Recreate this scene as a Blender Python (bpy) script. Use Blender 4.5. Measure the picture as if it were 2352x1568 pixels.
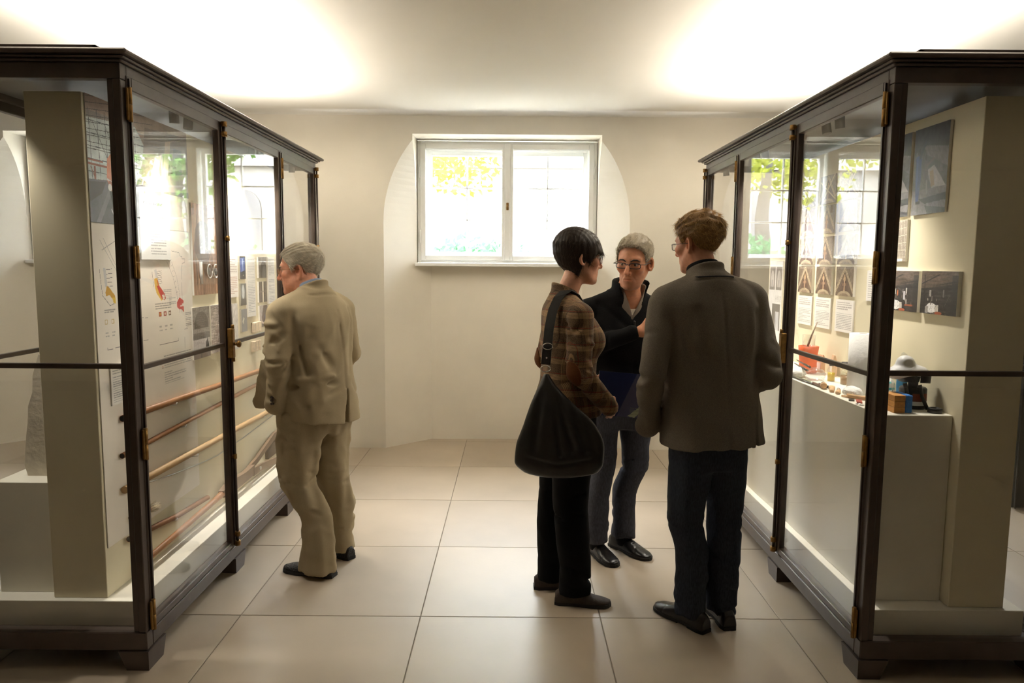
import bpy, bmesh, math, random
import numpy as np
from mathutils import Vector, Matrix

# ------------------------------------------------------------------ scene, camera, world, exposure
scene = bpy.context.scene
COL = scene.collection
for o in list(bpy.data.objects):
    bpy.data.objects.remove(o)

cam_data = bpy.data.cameras.new('camera')
cam = bpy.data.objects.new('camera', cam_data)
COL.objects.link(cam)
cam_data.sensor_width = 36.0
cam_data.lens = 1657.0 / 2352.0 * 36.0
cam_data.clip_start = 0.05
PIT, ROL = 0.1055, 0.0077
_fw = Vector((0, math.cos(PIT), -math.sin(PIT)))
_r = Vector((1, 0, 0))
_u = _r.cross(_fw)
_r2 = math.cos(ROL) * _r + math.sin(ROL) * _u
_u2 = -math.sin(ROL) * _r + math.cos(ROL) * _u
_m = Matrix((_r2, _u2, -_fw)).transposed().to_4x4()
_m.translation = Vector((0, 0, 1.6))
cam.matrix_world = _m
scene.camera = cam

scene.view_settings.view_transform = 'Standard'
scene.view_settings.look = 'None'
scene.view_settings.exposure = 0.22
scene.view_settings.gamma = 1.0
scene.view_settings.use_curve_mapping = False
scene.cycles.max_bounces = 9
scene.cycles.diffuse_bounces = 5
scene.cycles.glossy_bounces = 5
scene.cycles.transmission_bounces = 8
scene.cycles.transparent_max_bounces = 40
scene.cycles.caustics_reflective = False
scene.cycles.caustics_refractive = False
scene.cycles.sample_clamp_indirect = 40.0
scene.cycles.use_denoising = True

SKY = 70.0         # bright overcast sky
UPLIGHT_W = 76.0   # strip uplights lying on the cabinets
SPOT_W = 50.0      # small spotlights inside the cabinets
world = bpy.data.worlds.new('world')
scene.world = world
world.use_nodes = True
_bg = world.node_tree.nodes['Background']
_bg.inputs[0].default_value = (0.90, 0.96, 1.0, 1)
_bg.inputs[1].default_value = SKY

WIN_DX = (-3.43, 0.0, 3.43)   # the wall has a window every 3.43 m
WCX = -0.053                  # centre of the middle window
for _dx in WIN_DX:            # sky portals in the window openings
    _l = bpy.data.lights.new('window_portal', 'AREA')
    _l.shape = 'RECTANGLE'; _l.size = 1.5; _l.size_y = 1.0
    _l.cycles.is_portal = True
    _o = bpy.data.objects.new('window_portal', _l)
    _o.location = (WCX + _dx, 6.80, 2.15)
    _o.rotation_euler = (math.radians(-90), 0, 0)
    COL.objects.link(_o)
# ------------------------------------------------------------------ helpers: objects
def wm(o):
    if o is None: return Matrix.Identity(4)
    b = o.matrix_basis
    return (wm(o.parent) @ o.matrix_parent_inverse @ b) if o.parent else b.copy()

def tag(o, label=None, cat=None, group=None, kind=None):
    if label: o['label'] = label
    if cat: o['category'] = cat
    if group: o['group'] = group
    if kind: o['kind'] = kind
    return o

def thing(name, label, cat, loc=(0, 0, 0), rz=0.0, group=None):
    o = bpy.data.objects.new(name, None)
    o.empty_display_size = 0.05
    COL.objects.link(o)
    o.location = loc; o.rotation_euler = (0, 0, rz)
    return tag(o, label, cat, group)

def link(name, me, mat, parent=None, local=False, smooth=False):
    o = bpy.data.objects.new(name, me)
    COL.objects.link(o)
    if mat is not None:
        me.materials.clear(); me.materials.append(mat)
    if parent is not None:
        o.parent = parent
        if not local: o.matrix_parent_inverse = wm(parent).inverted()
    if smooth:
        me.polygons.foreach_set('use_smooth', [True] * len(me.polygons))
    return o

def copy_tree(o, parent=None):
    c = o.copy(); COL.objects.link(c); c.parent = parent
    for ch in list(o.children): copy_tree(ch, c)
    return c

class MB:
    """collects shapes into one mesh"""
    def __init__(s): s.v = []; s.f = []; s.sm = []
    def add(s, vs, fs, smooth=False):
        n = len(s.v); s.v += [tuple(v) for v in vs]
        s.f += [tuple(i + n for i in f) for f in fs]; s.sm += [smooth] * len(fs)
        return s
    def box(s, x0, x1, y0, y1, z0, z1, b=0.0):
        if x0 > x1: x0, x1 = x1, x0
        if y0 > y1: y0, y1 = y1, y0
        if z0 > z1: z0, z1 = z1, z0
        b = min(b, (x1-x0)*.45, (y1-y0)*.45, (z1-z0)*.45)
        if b <= 0:
            vs = [(x, y, z) for z in (z0, z1) for y in (y0, y1) for x in (x0, x1)]
            return s.add(vs, [(0,2,3,1),(4,5,7,6),(0,1,5,4),(2,6,7,3),(0,4,6,2),(1,3,7,5)])
        bm = bmesh.new(); bmesh.ops.create_cube(bm, size=1)
        for v in bm.verts:
            v.co = ((x0+x1)/2+v.co.x*(x1-x0), (y0+y1)/2+v.co.y*(y1-y0), (z0+z1)/2+v.co.z*(z1-z0))
        bmesh.ops.bevel(bm, geom=bm.edges[:], offset=b, segments=1, affect='EDGES')
        bm.verts.index_update()
        s.add([v.co[:] for v in bm.verts], [[v.index for v in f.verts] for f in bm.faces]); bm.free()
        return s
    def obox(s, c, ax, ay, az):
        """oriented box: centre, three half-axis vectors"""
        c, ax, ay, az = map(Vector, (c, ax, ay, az))
        vs = [c+ax*i+ay*j+az*k for k in (-1,1) for j in (-1,1) for i in (-1,1)]
        return s.add(vs, [(0,2,3,1),(4,5,7,6),(0,1,5,4),(2,6,7,3),(0,4,6,2),(1,3,7,5)])
    def prism(s, pts, axis, a0, a1, smooth=False):
        """polygon (2D points) extruded along axis 0/1/2"""
        n = len(pts)
        def mk(p, a):
            if axis == 0: return (a, p[0], p[1])
            if axis == 1: return (p[0], a, p[1])
            return (p[0], p[1], a)
        vs = [mk(p, a0) for p in pts] + [mk(p, a1) for p in pts]
        fs = [(i, (i+1) % n, n+(i+1) % n, n+i) for i in range(n)]
        s.add(vs, fs, smooth); m = len(s.v)-2*n
        s.f += [tuple(m+i for i in range(n-1, -1, -1)), tuple(m+n+i for i in range(n))]; s.sm += [False, False]
        return s
    def tube(s, pts, r, n=8, caps=True, flat=None):
        """tube along points; r number or list; flat=(vector, scale) squashes the section"""
        pts = [Vector(p) for p in pts]; m = len(pts)
        rr = r if isinstance(r, (list, tuple)) else [r]*m
        base = len(s.v); up = None
        for i, p in enumerate(pts):
            t = (pts[min(i+1, m-1)]-pts[max(i-1, 0)]).normalized()
            if up is None:
                up = Vector((0,0,1)) if abs(t.z) < .9 else Vector((0,1,0))
            a = t.cross(up).normalized(); b = a.cross(t).normalized(); up = b
            for k in range(n):
                an = 2*math.pi*k/n
                d = a*math.cos(an)+b*math.sin(an)
                if flat: fv = Vector(flat[0]); d = d - fv*(d.dot(fv))*(1-flat[1])
                s.v.append(tuple(p+d*rr[i]))
        for i in range(m-1):
            for k in range(n):
                k2 = (k+1) % n
                s.f.append((base+i*n+k, base+i*n+k2, base+(i+1)*n+k2, base+(i+1)*n+k)); s.sm.append(True)
        if caps:
            s.f.append(tuple(base+k for k in range(n-1, -1, -1))); s.sm.append(False)
            s.f.append(tuple(base+(m-1)*n+k for k in range(n))); s.sm.append(False)
        return s
    def lathe(s, prof, c=(0,0,0), n=24, sx=1.0, sy=1.0):
        """prof: list of (radius, z)"""
        base = len(s.v); m = len(prof)
        for r, z in prof:
            for k in range(n):
                an = 2*math.pi*k/n
                s.v.append((c[0]+sx*r*math.cos(an), c[1]+sy*r*math.sin(an), c[2]+z))
        for i in range(m-1):
            for k in range(n):
                k2 = (k+1) % n
                s.f.append((base+i*n+k, base+i*n+k2, base+(i+1)*n+k2, base+(i+1)*n+k)); s.sm.append(True)
        if prof[0][0] > 1e-5: s.f.append(tuple(base+k for k in range(n-1,-1,-1))); s.sm.append(False)
        if prof[-1][0] > 1e-5: s.f.append(tuple(base+(m-1)*n+k for k in range(n))); s.sm.append(False)
        return s
    def ball(s, c, r, n=12, m=8):
        rx, ry, rz = r if isinstance(r, (tuple, list)) else (r, r, r)
        prof = [(math.sin(math.pi*i/m), -math.cos(math.pi*i/m)) for i in range(m+1)]
        b = len(s.v); s.lathe([(max(p[0], 1e-6), p[1]) for p in prof], (0,0,0), n)
        for i in range(b, len(s.v)):
            x, y, z = s.v[i]; s.v[i] = (c[0]+x*rx, c[1]+y*ry, c[2]+z*rz)
        return s
    def xf(s, M, start=0):
        for i in range(start, len(s.v)): s.v[i] = tuple(M @ Vector(s.v[i]))
        return s
    def mesh(s, name):
        me = bpy.data.meshes.new(name); me.from_pydata(s.v, [], s.f)
        me.polygons.foreach_set('use_smooth', s.sm); me.update(); return me
    def build(s, name, mat, parent=None, local=False):
        return link(name, s.mesh(name), mat, parent, local)

# ------------------------------------------------------------------ helpers: materials
def srgb(r, g=None, b=None):
    if g is None: r, g, b = r
    f = lambda c: (c/12.92 if c <= .04045 else ((c+.055)/1.055)**2.4)
    return tuple(f(c/255.0) for c in (r, g, b))

def nodes_of(m):
    m.use_nodes = True
    nt = m.node_tree
    return nt, nt.nodes, nt.links, nt.nodes['Principled BSDF']

def mat(name, col, rough=.5, metal=0.0, var=0.0, vscale=8.0, bump=0.0, bscale=60.0, spec=.5, stretch=None,
        coord='Object', sheen=0.0, rand=0.0, dark=None, trans=0.0):
    """principled material; colour broken up by noise between col*(1-var) and col*(1+var), fine relief by bump"""
    m = bpy.data.materials.new(name); nt, N, L, P = nodes_of(m)
    P.inputs['Base Color'].default_value = (*col, 1)
    P.inputs['Roughness'].default_value = rough; P.inputs['Metallic'].default_value = metal
    P.inputs['Specular IOR Level'].default_value = spec
    if sheen: P.inputs['Sheen Weight'].default_value = sheen
    tc = N.new('ShaderNodeTexCoord'); mp = N.new('ShaderNodeMapping')
    L.new(tc.outputs[coord], mp.inputs[0])
    if stretch: mp.inputs['Scale'].default_value = stretch
    last = None
    if var > 0 or dark:
        nz = N.new('ShaderNodeTexNoise'); nz.inputs['Scale'].default_value = vscale; nz.inputs['Detail'].default_value = 5
        L.new(mp.outputs[0], nz.inputs['Vector'])
        rp = N.new('ShaderNodeValToRGB'); rp.color_ramp.elements[0].position = .3; rp.color_ramp.elements[1].position = .7
        lo = dark if dark else tuple(max(0, c*(1-var)) for c in col)
        hi = col if dark else tuple(min(1, c*(1+var)) for c in col)
        rp.color_ramp.elements[0].color = (*lo, 1); rp.color_ramp.elements[1].color = (*hi, 1)
        L.new(nz.outputs['Fac'], rp.inputs[0]); last = rp.outputs[0]
    if rand > 0:
        oi = N.new('ShaderNodeObjectInfo'); mr = N.new('ShaderNodeMapRange')
        mr.inputs[3].default_value = 1-rand; mr.inputs[4].default_value = 1+rand
        L.new(oi.outputs['Random'], mr.inputs[0])
        mx = N.new('ShaderNodeMix'); mx.data_type = 'RGBA'; mx.blend_type = 'MULTIPLY'; mx.inputs[0].default_value = 1
        if last: L.new(last, mx.inputs[6])
        else: mx.inputs[6].default_value = (*col, 1)
        cb = N.new('ShaderNodeCombineColor')
        for i in range(3): L.new(mr.outputs[0], cb.inputs[i])
        L.new(cb.outputs[0], mx.inputs[7]); last = mx.outputs[2]
    if last: L.new(last, P.inputs['Base Color'])
    if bump > 0:
        nb = N.new('ShaderNodeTexNoise'); nb.inputs['Scale'].default_value = bscale; nb.inputs['Detail'].default_value = 4
        L.new(mp.outputs[0], nb.inputs['Vector'])
        bp = N.new('ShaderNodeBump'); bp.inputs['Strength'].default_value = bump; bp.inputs['Distance'].default_value = .01
        L.new(nb.outputs['Fac'], bp.inputs['Height']); L.new(bp.outputs[0], P.inputs['Normal'])
    if trans: P.inputs['Transmission Weight'].default_value = trans
    return m

def glass_mat(name, tint=(1, 1, 1), f0=.043, rough=0.0):
    """flat pane: clear, with a reflection that grows towards grazing angles"""
    m = bpy.data.materials.new(name); nt, N, L, P = nodes_of(m)
    N.remove(P); out = N['Material Output']
    tr = N.new('ShaderNodeBsdfTransparent'); tr.inputs[0].default_value = (*tint, 1)
    gl = N.new('ShaderNodeBsdfGlossy'); gl.inputs['Roughness'].default_value = rough
    ge = N.new('ShaderNodeNewGeometry'); dp = N.new('ShaderNodeVectorMath'); dp.operation = 'DOT_PRODUCT'
    L.new(ge.outputs['Incoming'], dp.inputs[0]); L.new(ge.outputs['Normal'], dp.inputs[1])
    ab = N.new('ShaderNodeMath'); ab.operation = 'ABSOLUTE'; L.new(dp.outputs['Value'], ab.inputs[0])
    sb = N.new('ShaderNodeMath'); sb.operation = 'SUBTRACT'; sb.inputs[0].default_value = 1; L.new(ab.outputs[0], sb.inputs[1])
    pw = N.new('ShaderNodeMath'); pw.operation = 'POWER'; pw.inputs[1].default_value = 5; L.new(sb.outputs[0], pw.inputs[0])
    ml = N.new('ShaderNodeMath'); ml.operation = 'MULTIPLY_ADD'; ml.inputs[1].default_value = 1-f0; ml.inputs[2].default_value = f0
    L.new(pw.outputs[0], ml.inputs[0])
    mx = N.new('ShaderNodeMixShader'); L.new(ml.outputs[0], mx.inputs[0]); L.new(tr.outputs[0], mx.inputs[1]); L.new(gl.outputs[0], mx.inputs[2])
    L.new(mx.outputs[0], out.inputs['Surface'])
    return m

def attr_mat(name, rough=.5, bump=0.0, bscale=80.0, spec=.5, sss=0.0, attr='paint', var=0.0, vscale=40.0):
    """colour comes from the mesh's own colour attribute"""
    m = bpy.data.materials.new(name); nt, N, L, P = nodes_of(m)
    a = N.new('ShaderNodeAttribute'); a.attribute_name = attr
    P.inputs['Roughness'].default_value = rough; P.inputs['Specular IOR Level'].default_value = spec
    tc = N.new('ShaderNodeTexCoord'); src = a.outputs['Color']
    if var:
        nz = N.new('ShaderNodeTexNoise'); nz.inputs['Scale'].default_value = vscale; nz.inputs['Detail'].default_value = 4
        L.new(tc.outputs['Object'], nz.inputs['Vector'])
        mr = N.new('ShaderNodeMapRange'); mr.inputs[1].default_value = .3; mr.inputs[2].default_value = .7
        mr.inputs[3].default_value = 1-var; mr.inputs[4].default_value = 1+var; L.new(nz.outputs['Fac'], mr.inputs[0])
        mx = N.new('ShaderNodeVectorMath'); mx.operation = 'SCALE'; L.new(src, mx.inputs[0]); L.new(mr.outputs[0], mx.inputs['Scale'])
        src = mx.outputs[0]
    L.new(src, P.inputs['Base Color'])
    if sss:
        P.inputs['Subsurface Weight'].default_value = sss; P.inputs['Subsurface Radius'].default_value = (.012, .005, .003)
        P.inputs['Subsurface Scale'].default_value = 1.0
    if bump:
        nb = N.new('ShaderNodeTexNoise'); nb.inputs['Scale'].default_value = bscale; nb.inputs['Detail'].default_value = 3
        L.new(tc.outputs['Object'], nb.inputs['Vector'])
        bp = N.new('ShaderNodeBump'); bp.inputs['Strength'].default_value = bump; bp.inputs['Distance'].default_value = .004
        L.new(nb.outputs['Fac'], bp.inputs['Height']); L.new(bp.outputs[0], P.inputs['Normal'])
    return m

GLASS = glass_mat('clear_pane_glass')
WALL = mat('lime_plaster', (.765, .72, .635), .9, var=.03, vscale=3, bump=.06, bscale=120, spec=.2)
CEIL = mat('white_ceiling_plaster', (.84, .82, .77), .95, var=.015, vscale=2, bump=.03, bscale=90, spec=.1)
FRAME_WHITE = mat('white_window_paint', (.80, .81, .80), .45, var=.02, vscale=6)
BRONZE = mat('dark_bronze_paint', srgb(80, 69, 62), .36, metal=.25, var=.12, vscale=14, bump=.03, bscale=200)
BRASS = mat('aged_brass', srgb(140, 106, 58), .45, metal=.85, var=.25, vscale=40, bump=.05, bscale=90)
CREAM = mat('cream_board', (.76, .69, .50), .75, var=.012, vscale=5, spec=.3)
CREAM2 = mat('pale_plinth_board', (.80, .765, .66), .6, var=.012, vscale=5, spec=.3)
BLACK = mat('black_metal', (.012, .012, .013), .45, metal=.2)
# ------------------------------------------------------------------ the setting
WY = 6.19
XL, XR, YB, ZC = -7.8, 7.8, -4.2, 2.865
TS, TX0, TY0 = .8211, -.4084, 3.1477

def struct(name, me_or_mb, m, parent=None):
    o = me_or_mb.build(name, m, parent) if isinstance(me_or_mb, MB) else link(name, me_or_mb, m, parent)
    if parent is None: o['kind'] = 'structure'
    return o

# floor: recessed mortar bed, each stone slab its own piece
MORTAR = mat('grey_joint_mortar', (.27, .23, .18), .9, var=.1, vscale=30)
STONE = mat('honed_sandstone', (.435, .362, .275), .42, var=.10, vscale=1.6, bump=.02, bscale=50, rand=.06, spec=.45, coord='Object')
floor = struct('floor', MB().box(XL, XR, YB, WY+.7, -.10, -.004), MORTAR)
g = .0022
tb = MB().box(g, TS-g, g, TS-g, -.0035, 0, .0012)
tile_me = tb.mesh('tile'); tile_me.materials.append(STONE)
rnd = random.Random(3)
for i in range(-9, 10):
    for j in range(-8, 5):
        x, y = TX0+i*TS, TY0+j*TS
        if x < XL-.01 or x+TS > XR+.2 or y < YB-.01: continue
        o = bpy.data.objects.new('tile', tile_me); COL.objects.link(o); o.parent = floor
        o.location = (x, y, rnd.uniform(-.0004, .0004))

# window wall with splayed arched niches and square window openings
def niche_outline(hw, n=14):
    """arched half outlines clipped below the window head"""
    z0, rz, top = 1.95, 1.06, 2.66
    pts = []
    a_top = math.asin((top-z0)/rz)
    right = [(hw, -.02), (hw, z0)] + [(hw*math.cos(a_top*k/n), z0+rz*math.sin(a_top*k/n)) for k in range(1, n+1)]
    return right + [(-x, z) for x, z in reversed(right)]
def loft2(p0, y0, p1, y1, cx):
    n = len(p0); m = MB()
    vs = [(cx+p[0], y0, p[1]) for p in p0] + [(cx+p[0], y1, p[1]) for p in p1]
    m.add(vs, [(i, n+i, n+(i+1) % n, (i+1) % n) for i in range(n)] + [tuple(range(n)), tuple(range(2*n-1, n-1, -1))])
    return m
def boolean(base, cutters):
    o = link('tmp', base.mesh('tmp'), None)
    tmp = []
    for c in cutters:
        co = link('cut', c.mesh('cut'), None); tmp.append(co)
        bm = bmesh.new(); bm.from_mesh(co.data); bmesh.ops.recalc_face_normals(bm, faces=bm.faces[:]); bm.to_mesh(co.data); bm.free()
        md = o.modifiers.new('b', 'BOOLEAN'); md.operation = 'DIFFERENCE'; md.object = co; md.solver = 'EXACT'
    dg = bpy.context.evaluated_depsgraph_get()
    me = bpy.data.meshes.new_from_object(o.evaluated_get(dg))
    for t in tmp + [o]: bpy.data.objects.remove(t)
    return me
NICHE_Y = 6.53
cut = []
for dx in WIN_DX:
    cx = WCX+dx
    f0 = -.012/(NICHE_Y+.0-WY)
    cut.append(loft2(niche_outline(1.045+.012*1.06), WY-.012, niche_outline(.682), NICHE_Y, cx))
    cut.append(MB().box(cx-.795, cx+.795, WY-.2, 7.2, 1.602, 2.687))
wall_me = boolean(MB().box(XL, XR, WY, 6.86, -.1, ZC+.1), cut)
struct('wall_window_side', wall_me, WALL)
struct('wall_left', MB().box(XL-.2, XL, YB, 6.86, -.1, ZC+.1), WALL)
struct('wall_right', MB().box(XR, XR+.2, YB, 6.86, -.1, ZC+.1), WALL)
struct('wall_back', MB().box(XL-.2, XR+.2, YB-.2, YB, -.1, ZC+.1), WALL)
# ceiling with a cove towards the window wall
prof = []
for k in range(21):
    t = k/20*math.pi/2
    prof.append((WY+.004-.10*(1-math.cos(t)), 2.825+(ZC-2.825)*math.sin(t)))
poly = prof + [(YB-.01, ZC), (YB-.01, ZC+.25), (WY+.004, ZC+.25)]
cm = MB().prism(poly, 0, XL-.01, XR+.01)
ceiling = struct('ceiling', cm, CEIL)
for i, p in enumerate(ceiling.data.polygons): p.use_smooth = i < 20

# windows: inner casements, outer casements with glazing bars, sill
def bars(m, x0, x1, z0, z1, y0, y1, w):
    m.box(x0, x0+w, y0, y1, z0, z1, .003); m.box(x1-w, x1, y0, y1, z0, z1, .003)
    m.box(x0+w, x1-w, y0, y1, z1-w, z1, .003); m.box(x0+w, x1-w, y0, y1, z0, z0+w, .003)
for wi, dx in enumerate(WIN_DX):
    cx = WCX+dx; a, b = cx-.79, cx+.79; zb, zt = 1.618, 2.672
    y = 6.46
    fr = MB(); bars(fr, a, b, zb, zt, y, y+.06, .030)
    w = struct('window_%d' % (wi+1), fr, FRAME_WHITE)
    MB().box(cx-.805, cx+.805, 6.375, 6.60, 1.585, 1.615, .004).build('sill', FRAME_WHITE, w)
    xm = cx+.004
    MB().box(xm-.027, xm+.027, y-.018, y+.05, zb+.02, zt-.02, .006).build('meeting_stile', FRAME_WHITE, w)
    for (s0, s1, hx) in ((a+.028, xm-.005, a+.025), (xm+.005, b-.028, b-.025)):
        c = MB(); bars(c, s0, s1, zb+.018, zt-.022, y-.01, y+.045, .044)
        c.box(s0+.044, s1-.044, y+.002, y+.012, zt-.072, zt-.066); 
        cs = c.build('casement', FRAME_WHITE, w)
        MB().box(s0+.04, s1-.04, y+.018, y+.022, zb+.055, zt-.06).build('pane', GLASS, cs)
        for hz in (zb+.23, zt-.26):
            MB().tube([(hx, y-.014, hz-.055), (hx, y-.014, hz+.055)], .006, 8).build('window_hinge', FRAME_WHITE, cs)
    hd = MB().box(xm-.011, xm+.011, y-.026, y-.016, 2.08, 2.145, .004); hd.ball((xm, y-.032, 2.113), (.011, .009, .011))
    hd.build('latch', BRASS, w)
    # outer sashes
    y2 = 6.63
    ofr = MB(); bars(ofr, a-.0, b+.0, zb-.01, zt+.01, y2, y2+.06, .075)
    ofr.build('outer_frame', FRAME_WHITE, w)
    for (s0, s1) in ((a+.07, cx-.008), (cx+.008, b-.07)):
        c = MB(); bars(c, s0, s1, zb+.06, zt-.06, y2+.004, y2+.05, .038)
        cs = c.build('outer_sash', FRAME_WHITE, w)
        gx0, gx1, gz0, gz1 = s0+.038, s1-.038, zb+.098, zt-.098
        xmid = (gx0+gx1)/2
        MB().box(xmid-.007, xmid+.007, y2+.012, y2+.04, gz0, gz1, .003).build('glazing_bar', FRAME_WHITE, cs)
        for k in (1, 2):
            zz = gz0+(gz1-gz0)*k/3
            MB().box(gx0, gx1, y2+.012, y2+.04, zz-.007, zz+.007, .003).build('glazing_bar', FRAME_WHITE, cs)
        for i in range(2):
            for k in range(3):
                px0, px1 = (gx0, xmid) if i == 0 else (xmid, gx1)
                MB().box(px0+.004, px1-.004, y2+.024, y2+.027, gz0+(gz1-gz0)*k/3+.004, gz0+(gz1-gz0)*(k+1)/3-.004).build('pane', GLASS, cs)
# ------------------------------------------------------------------ outside the windows: courtyard
GROUND = mat('courtyard_gravel', (.12, .11, .09), .95, var=.2, vscale=3)
struct('ground_outside', MB().box(-30, 30, 6.9, 45, .95, 1.2), GROUND)
STUCCO = mat('pale_courtyard_stucco', (.17, .16, .145), .9, var=.06, vscale=1.2)
DARKWIN = mat('dark_window_recess', (.035, .035, .04), .4)
bld = thing('courtyard_building', 'pale rendered building with arched windows across the courtyard', 'building', (0, 20, 1.2))
MB().box(-16, 16, 20, 26, 1.2, 9.0).build('wall', STUCCO, bld)
for i in range(-7, 8):
    for z0, h in ((1.9, 1.7), (5.0, 1.9)):
        x = i*2.05+.4
        pts = [(x-.5, z0), (x+.5, z0), (x+.5, z0+h-.5)] + [(x+.5*math.cos(math.pi*k/8), z0+h-.5+.5*math.sin(math.pi*k/8)) for k in range(1, 8)] + [(x-.5, z0+h-.5)]
        wv = MB().prism(pts, 1, 19.93, 20.05).build('window', DARKWIN, bld)
        MB().box(x-.03, x+.03, 19.90, 19.94, z0, z0+h).build('glazing_bar', STUCCO, wv)
MB().box(-16.2, 16.2, 19.75, 20.1, 4.2, 4.45).build('string_course', STUCCO, bld)

def leaf_mat(name, c):
    m = bpy.data.materials.new(name); nt, N, L, P = nodes_of(m)
    N.remove(P); d = N.new('ShaderNodeBsdfDiffuse'); t = N.new('ShaderNodeBsdfTranslucent'); a = N.new('ShaderNodeMixShader')
    oi = N.new('ShaderNodeNewGeometry'); rp = N.new('ShaderNodeValToRGB')
    rp.color_ramp.elements[0].color = (*[x*.65 for x in c], 1); rp.color_ramp.elements[1].color = (*[min(1, x*1.25) for x in c], 1)
    L.new(oi.outputs['Random Per Island'], rp.inputs[0])
    for s in (d, t): L.new(rp.outputs[0], s.inputs['Color'])
    a.inputs[0].default_value = .5; L.new(d.outputs[0], a.inputs[1]); L.new(t.outputs[0], a.inputs[2])
    L.new(a.outputs[0], N['Material Output'].inputs[0]); return m
LEAF_Y = leaf_mat('yellowing_leaf', (.21, .23, .035)); LEAF_G = leaf_mat('green_leaf', (.09, .17, .04)); LEAF_B = leaf_mat('bluish_shrub_leaf', (.06, .14, .07))
BARK = mat('grey_brown_bark', (.05, .045, .04), .95, var=.3, vscale=6, bump=.3, bscale=20)
def leaves(c, r, n, s, seed, shell=.55):
    rg = np.random.default_rng(seed)
    d = rg.normal(size=(n, 3)); d /= np.linalg.norm(d, axis=1)[:, None]
    lump = 1+.25*np.sin(d[:, 0]*5+seed)*np.cos(d[:, 2]*4+1.7*seed)
    p = d*(shell+(1-shell)*rg.random((n, 1)))*lump[:, None]*np.array(r)+np.array(c)
    a = rg.normal(size=(n, 3)); a /= np.linalg.norm(a, axis=1)[:, None]
    b = np.cross(a, rg.normal(size=(n, 3))); b /= np.linalg.norm(b, axis=1)[:, None]
    sz = s*(.6+.8*rg.random((n, 1)))
    v = np.stack([p-a*sz, p+b*sz*.6, p+a*sz, p-b*sz*.6], 1).reshape(-1, 3)
    m = MB(); m.v = [tuple(x) for x in v.tolist()]; m.f = [(4*i, 4*i+1, 4*i+2, 4*i+3) for i in range(n)]; m.sm = [False]*n
    return m
def tree(name, label, x, y, h, r, lm, seed, tr=.16):
    t = thing(name, label, 'tree', (x, y, 1.2), 0, 'trees in the courtyard')
    MB().tube([(x, y, 1.15), (x+.1, y, 1.2+h*.4), (x-.05, y+.1, 1.2+h*.85)], [tr, tr*.75, tr*.3], 10).build('trunk', BARK, t)
    leaves((x, y, 1.2+h), r, 5200, .065, seed).build('crown', lm, t)
tree('courtyard_tree', 'yellowing tree in the courtyard before the arched building', -1.6, 12.5, 3.1, (2.3, 1.6, 1.7), LEAF_Y, 1)
tree('courtyard_tree', 'green leafy tree with dark trunk in the courtyard', 2.4, 11.5, 2.9, (1.7, 1.4, 1.5), LEAF_G, 2, .2)
tree('courtyard_tree', 'pale yellow-green tree at the side of the courtyard', -7.2, 11.8, 3.0, (2.0, 1.5, 1.6), LEAF_Y, 3)
for k, (x, y, r) in enumerate([(-3.2, 10.2, .8), (-.6, 10.6, .75), (1.2, 10.0, .6), (4.0, 10.4, .8)]):
    sh = thing('courtyard_shrub', ['rounded bluish green shrub by the yellowing tree', 'low bushy shrub growing under the middle window view', 'small dense shrub beside the dark tree trunk', 'wide shrub at the far corner of the courtyard'][k], 'shrub', (x, y, 1.2), 0, 'shrubs in the courtyard')
    leaves((x, y, 1.2+r*.55), (r*1.2, r, r*.7), 900, .06, 20+k, .3).build('foliage', LEAF_B, sh)
    MB().tube([(x, y, 1.15), (x, y, 1.2+r*.5)], .03, 6).build('stem', BARK, sh)
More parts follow.
